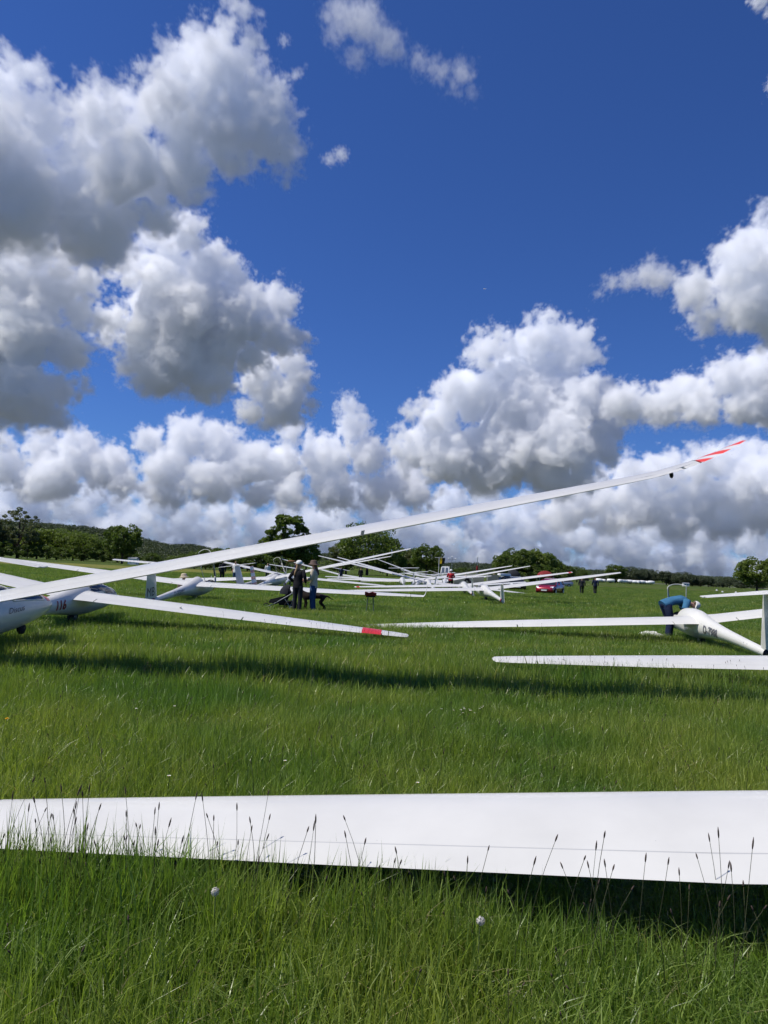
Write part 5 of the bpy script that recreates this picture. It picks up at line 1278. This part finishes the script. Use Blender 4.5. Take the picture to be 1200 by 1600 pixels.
def scatter(y0, y1, step, half, kinds, first, zs=1.0, jit=.5):
    yy = np.arange(y0, y1, step)
    for y in yy:
        hw = half(y); xs = np.arange(-hw, hw, step); n = len(xs)
        X = xs + gr.uniform(-jit, jit, n) * step; Y = y + gr.uniform(-jit, jit, n) * step
        nz = .55 * vnoise(X + 500, Y + 500, 1.4, 1) + .45 * vnoise(X + 500, Y + 500, .5, 2)
        big = vnoise(X + 500, Y + 500, 6.0, 3)
        s = zs * 1.16 * (.48 + .85 * nz + .30 * (big - .5))
        # longer grass in the band the mower left under the big wing
        s *= 1 + .55 * np.exp(-((Y - 10.9) / .9) ** 2) * (X > -2.2) * (X < 7)
        # pressed flat under the wings lying in the grass
        te = 3.71 - .127 * (X + 1.77); fg = (Y > te - .04) & (Y < 4.4) & (X > -1.98)
        s *= 1 + .36 * ((Y > te - .5) & (Y < te - .10)) * np.clip((1.9 - X) / 1.6, .3, 1)
        s = np.where(fg, np.minimum(s, (.30 + .11 * np.clip(X + 1.8, 0, 9)) ), s)
        s = np.where((np.abs(X) > 200), s, s)
        for k in range(n):
            if Y[k] > 96 and X[k] < -20: continue
            PT.append((X[k], Y[k], 0)); RO.append((gr.normal(0, .05), gr.normal(0, .05), gr.uniform(0, 6.283)))
            q = gr.uniform(.9, 1.15); SCL.append((q, q, s[k] * 1.05)); IX.append(first + int(gr.integers(0, kinds)))
scatter(1.2, 9.0, .155, lambda y: .62 * y + .6, 4, 0, 1.0)
scatter(9.0, 34, .34, lambda y: .58 * y + .8, 3, 4, 1.0)
scatter(34, 150, .95, lambda y: .56 * y + 2, 3, 7, .95)
def stalks(n, x0, x1, y0, y1, zs=1.0):
    for _ in range(n):
        x, y = gr.uniform(x0, x1), gr.uniform(y0, y1)
        PT.append((x, y, 0)); RO.append((gr.normal(0, .075), gr.normal(0, .075), gr.uniform(0, 6.283))); q = gr.uniform(.62, 1.12) * zs
        SCL.append((1.1, 1.1, q)); IX.append(10 + int(gr.integers(0, 5)))
stalks(62, -1.78, -.5, 3.2, 3.62, .92); stalks(18, -.55, .5, 3.05, 3.45, 1.02); stalks(34, .4, 1.75, 2.95, 3.3, .98)
stalks(26, -1.6, 1.6, 2.4, 3.0, .55)
stalks(200, -4.5, 5, 4.4, 9, .8); stalks(160, 1.6, 8.5, 10.6, 11.6, .85); stalks(70, -4, 1, 14.6, 16, .9); stalks(200, -2, 9, 15, 18, .8); stalks(350, -12, 14, 9, 24, .75)
me = bpy.data.meshes.new('grass'); me.from_pydata(PT, [], [])
me.attributes.new('rot', 'FLOAT_VECTOR', 'POINT').data.foreach_set('vector', np.array(RO, np.float32).ravel())
me.attributes.new('scl', 'FLOAT_VECTOR', 'POINT').data.foreach_set('vector', np.array(SCL, np.float32).ravel())
me.attributes.new('pick', 'INT', 'POINT').data.foreach_set('value', np.array(IX, np.int32))
go_ = bpy.data.objects.new('grass', me); COL.objects.link(go_)
tag(go_, 'long green meadow grass with dark seed heads', kind='stuff')
g = bpy.data.node_groups.new('grass_scatter', 'GeometryNodeTree')
g.interface.new_socket('Geometry', in_out='INPUT', socket_type='NodeSocketGeometry'); g.interface.new_socket('Geometry', in_out='OUTPUT', socket_type='NodeSocketGeometry')
N = g.nodes.new; L = g.links.new
gi, gout = N('NodeGroupInput'), N('NodeGroupOutput'); ci = N('GeometryNodeCollectionInfo'); ci.inputs[0].default_value = HID; ci.inputs[1].default_value = True; ci.inputs[2].default_value = True
def attr(nm, dt):
    n = N('GeometryNodeInputNamedAttribute'); n.data_type = dt; n.inputs[0].default_value = nm; return n.outputs[0]
ip = N('GeometryNodeInstanceOnPoints'); ip.inputs['Pick Instance'].default_value = True
L(gi.outputs[0], ip.inputs['Points']); L(ci.outputs[0], ip.inputs['Instance']); L(attr('pick', 'INT'), ip.inputs['Instance Index'])
e2r = N('FunctionNodeEulerToRotation'); L(attr('rot', 'FLOAT_VECTOR'), e2r.inputs[0]); L(e2r.outputs[0], ip.inputs['Rotation']); L(attr('scl', 'FLOAT_VECTOR'), ip.inputs['Scale'])
L(ip.outputs[0], gout.inputs[0]); go_.modifiers.new('scatter', 'NODES').node_group = g

# dandelion clocks, a dandelion and daisies
M['fluff'] = mat('seed_fluff', (.58, .55, .49), .9, .2); M['stem'] = mat('flower_stem', (.10, .14, .05), .7, .2); M['petal_y'] = mat('dandelion_petals', (.75, .42, .01), .7, .2); M['petal_w'] = mat('daisy_petals', (.8, .8, .78), .7, .2)
def flower(label, x, y, h, kind, group=None):
    t = thing('dandelion_clock' if kind == 'clock' else 'dandelion' if kind == 'dandelion' else 'daisy', label, 'flower', (x, y, 0), (0, 0, gr.uniform(0, 6)), group)
    s = MB(); s.tube([(0, 0, 0), (.006, 0, h * .5), (0, .004, h)], .0022, 0, 5); s.build('stem', M['stem'], t)
    q = MB()
    if kind == 'clock':
        for i in range(260):
            d = Vector(gr.normal(size=3)).normalized(); c = Vector((0, 0, h)); e = c + d * gr.uniform(.013, .018)
            a = d.orthogonal().normalized() * .0026; b = d.cross(a).normalized() * .0026
            q.add([c + d * .004, e + a * .15, e - a * .15], [(0, 1, 2)]); q.add([e + a, e + b, e - a, e - b], [(0, 1, 2, 3)])
        q.build('seed_ball', M['fluff'], t)
    else:
        r = .017 if kind == 'dandelion' else .011
        for k in range(3 if kind == 'dandelion' else 1):
            for i in range(16):
                a = i * 6.283 / 16 + k * .2; rr = r * (1 - .25 * k); up = .004 + .004 * k
                q.add([(0, 0, h + .002 * k), (rr * math.cos(a - .16), rr * math.sin(a - .16), h + up), (rr * 1.08 * math.cos(a), rr * 1.08 * math.sin(a), h + up), (rr * math.cos(a + .16), rr * math.sin(a + .16), h + up)], [(0, 1, 2, 3)])
        q.build('petals', M['petal_y' if kind == 'dandelion' else 'petal_w'], t)
        if kind == 'daisy': z = MB(); z.lathe([(.004, h), (.0035, h + .003), (.0005, h + .004)], (0, 0, 0), 0, 8); z.build('disc', M['petal_y'], t)
    return t
flower('fluffy dandelion clock in front of the left half of the foreground wing', -.60, 3.06, .30, 'clock')
flower('fluffy dandelion clock in the grass right of the picture centre', .44, 2.96, .28, 'clock')
flower('yellow dandelion flower in the grass at the left edge', -3.10, 6.42, .20, 'dandelion')
for i in range(14): flower('white daisy in the small cluster in mid grass', .95 + gr.normal(0, .12), 7.9 + gr.normal(0, .10), gr.uniform(.17, .23), 'daisy', 'daisies in the grass cluster')
for x, y in ((-1.9, 7.2), (-2.2, 7.0), (-.62, 5.4), (.3, 5.0), (-1.3, 4.9)): flower('single white daisy scattered in the near grass', x, y, .22, 'daisy', 'scattered daisies')
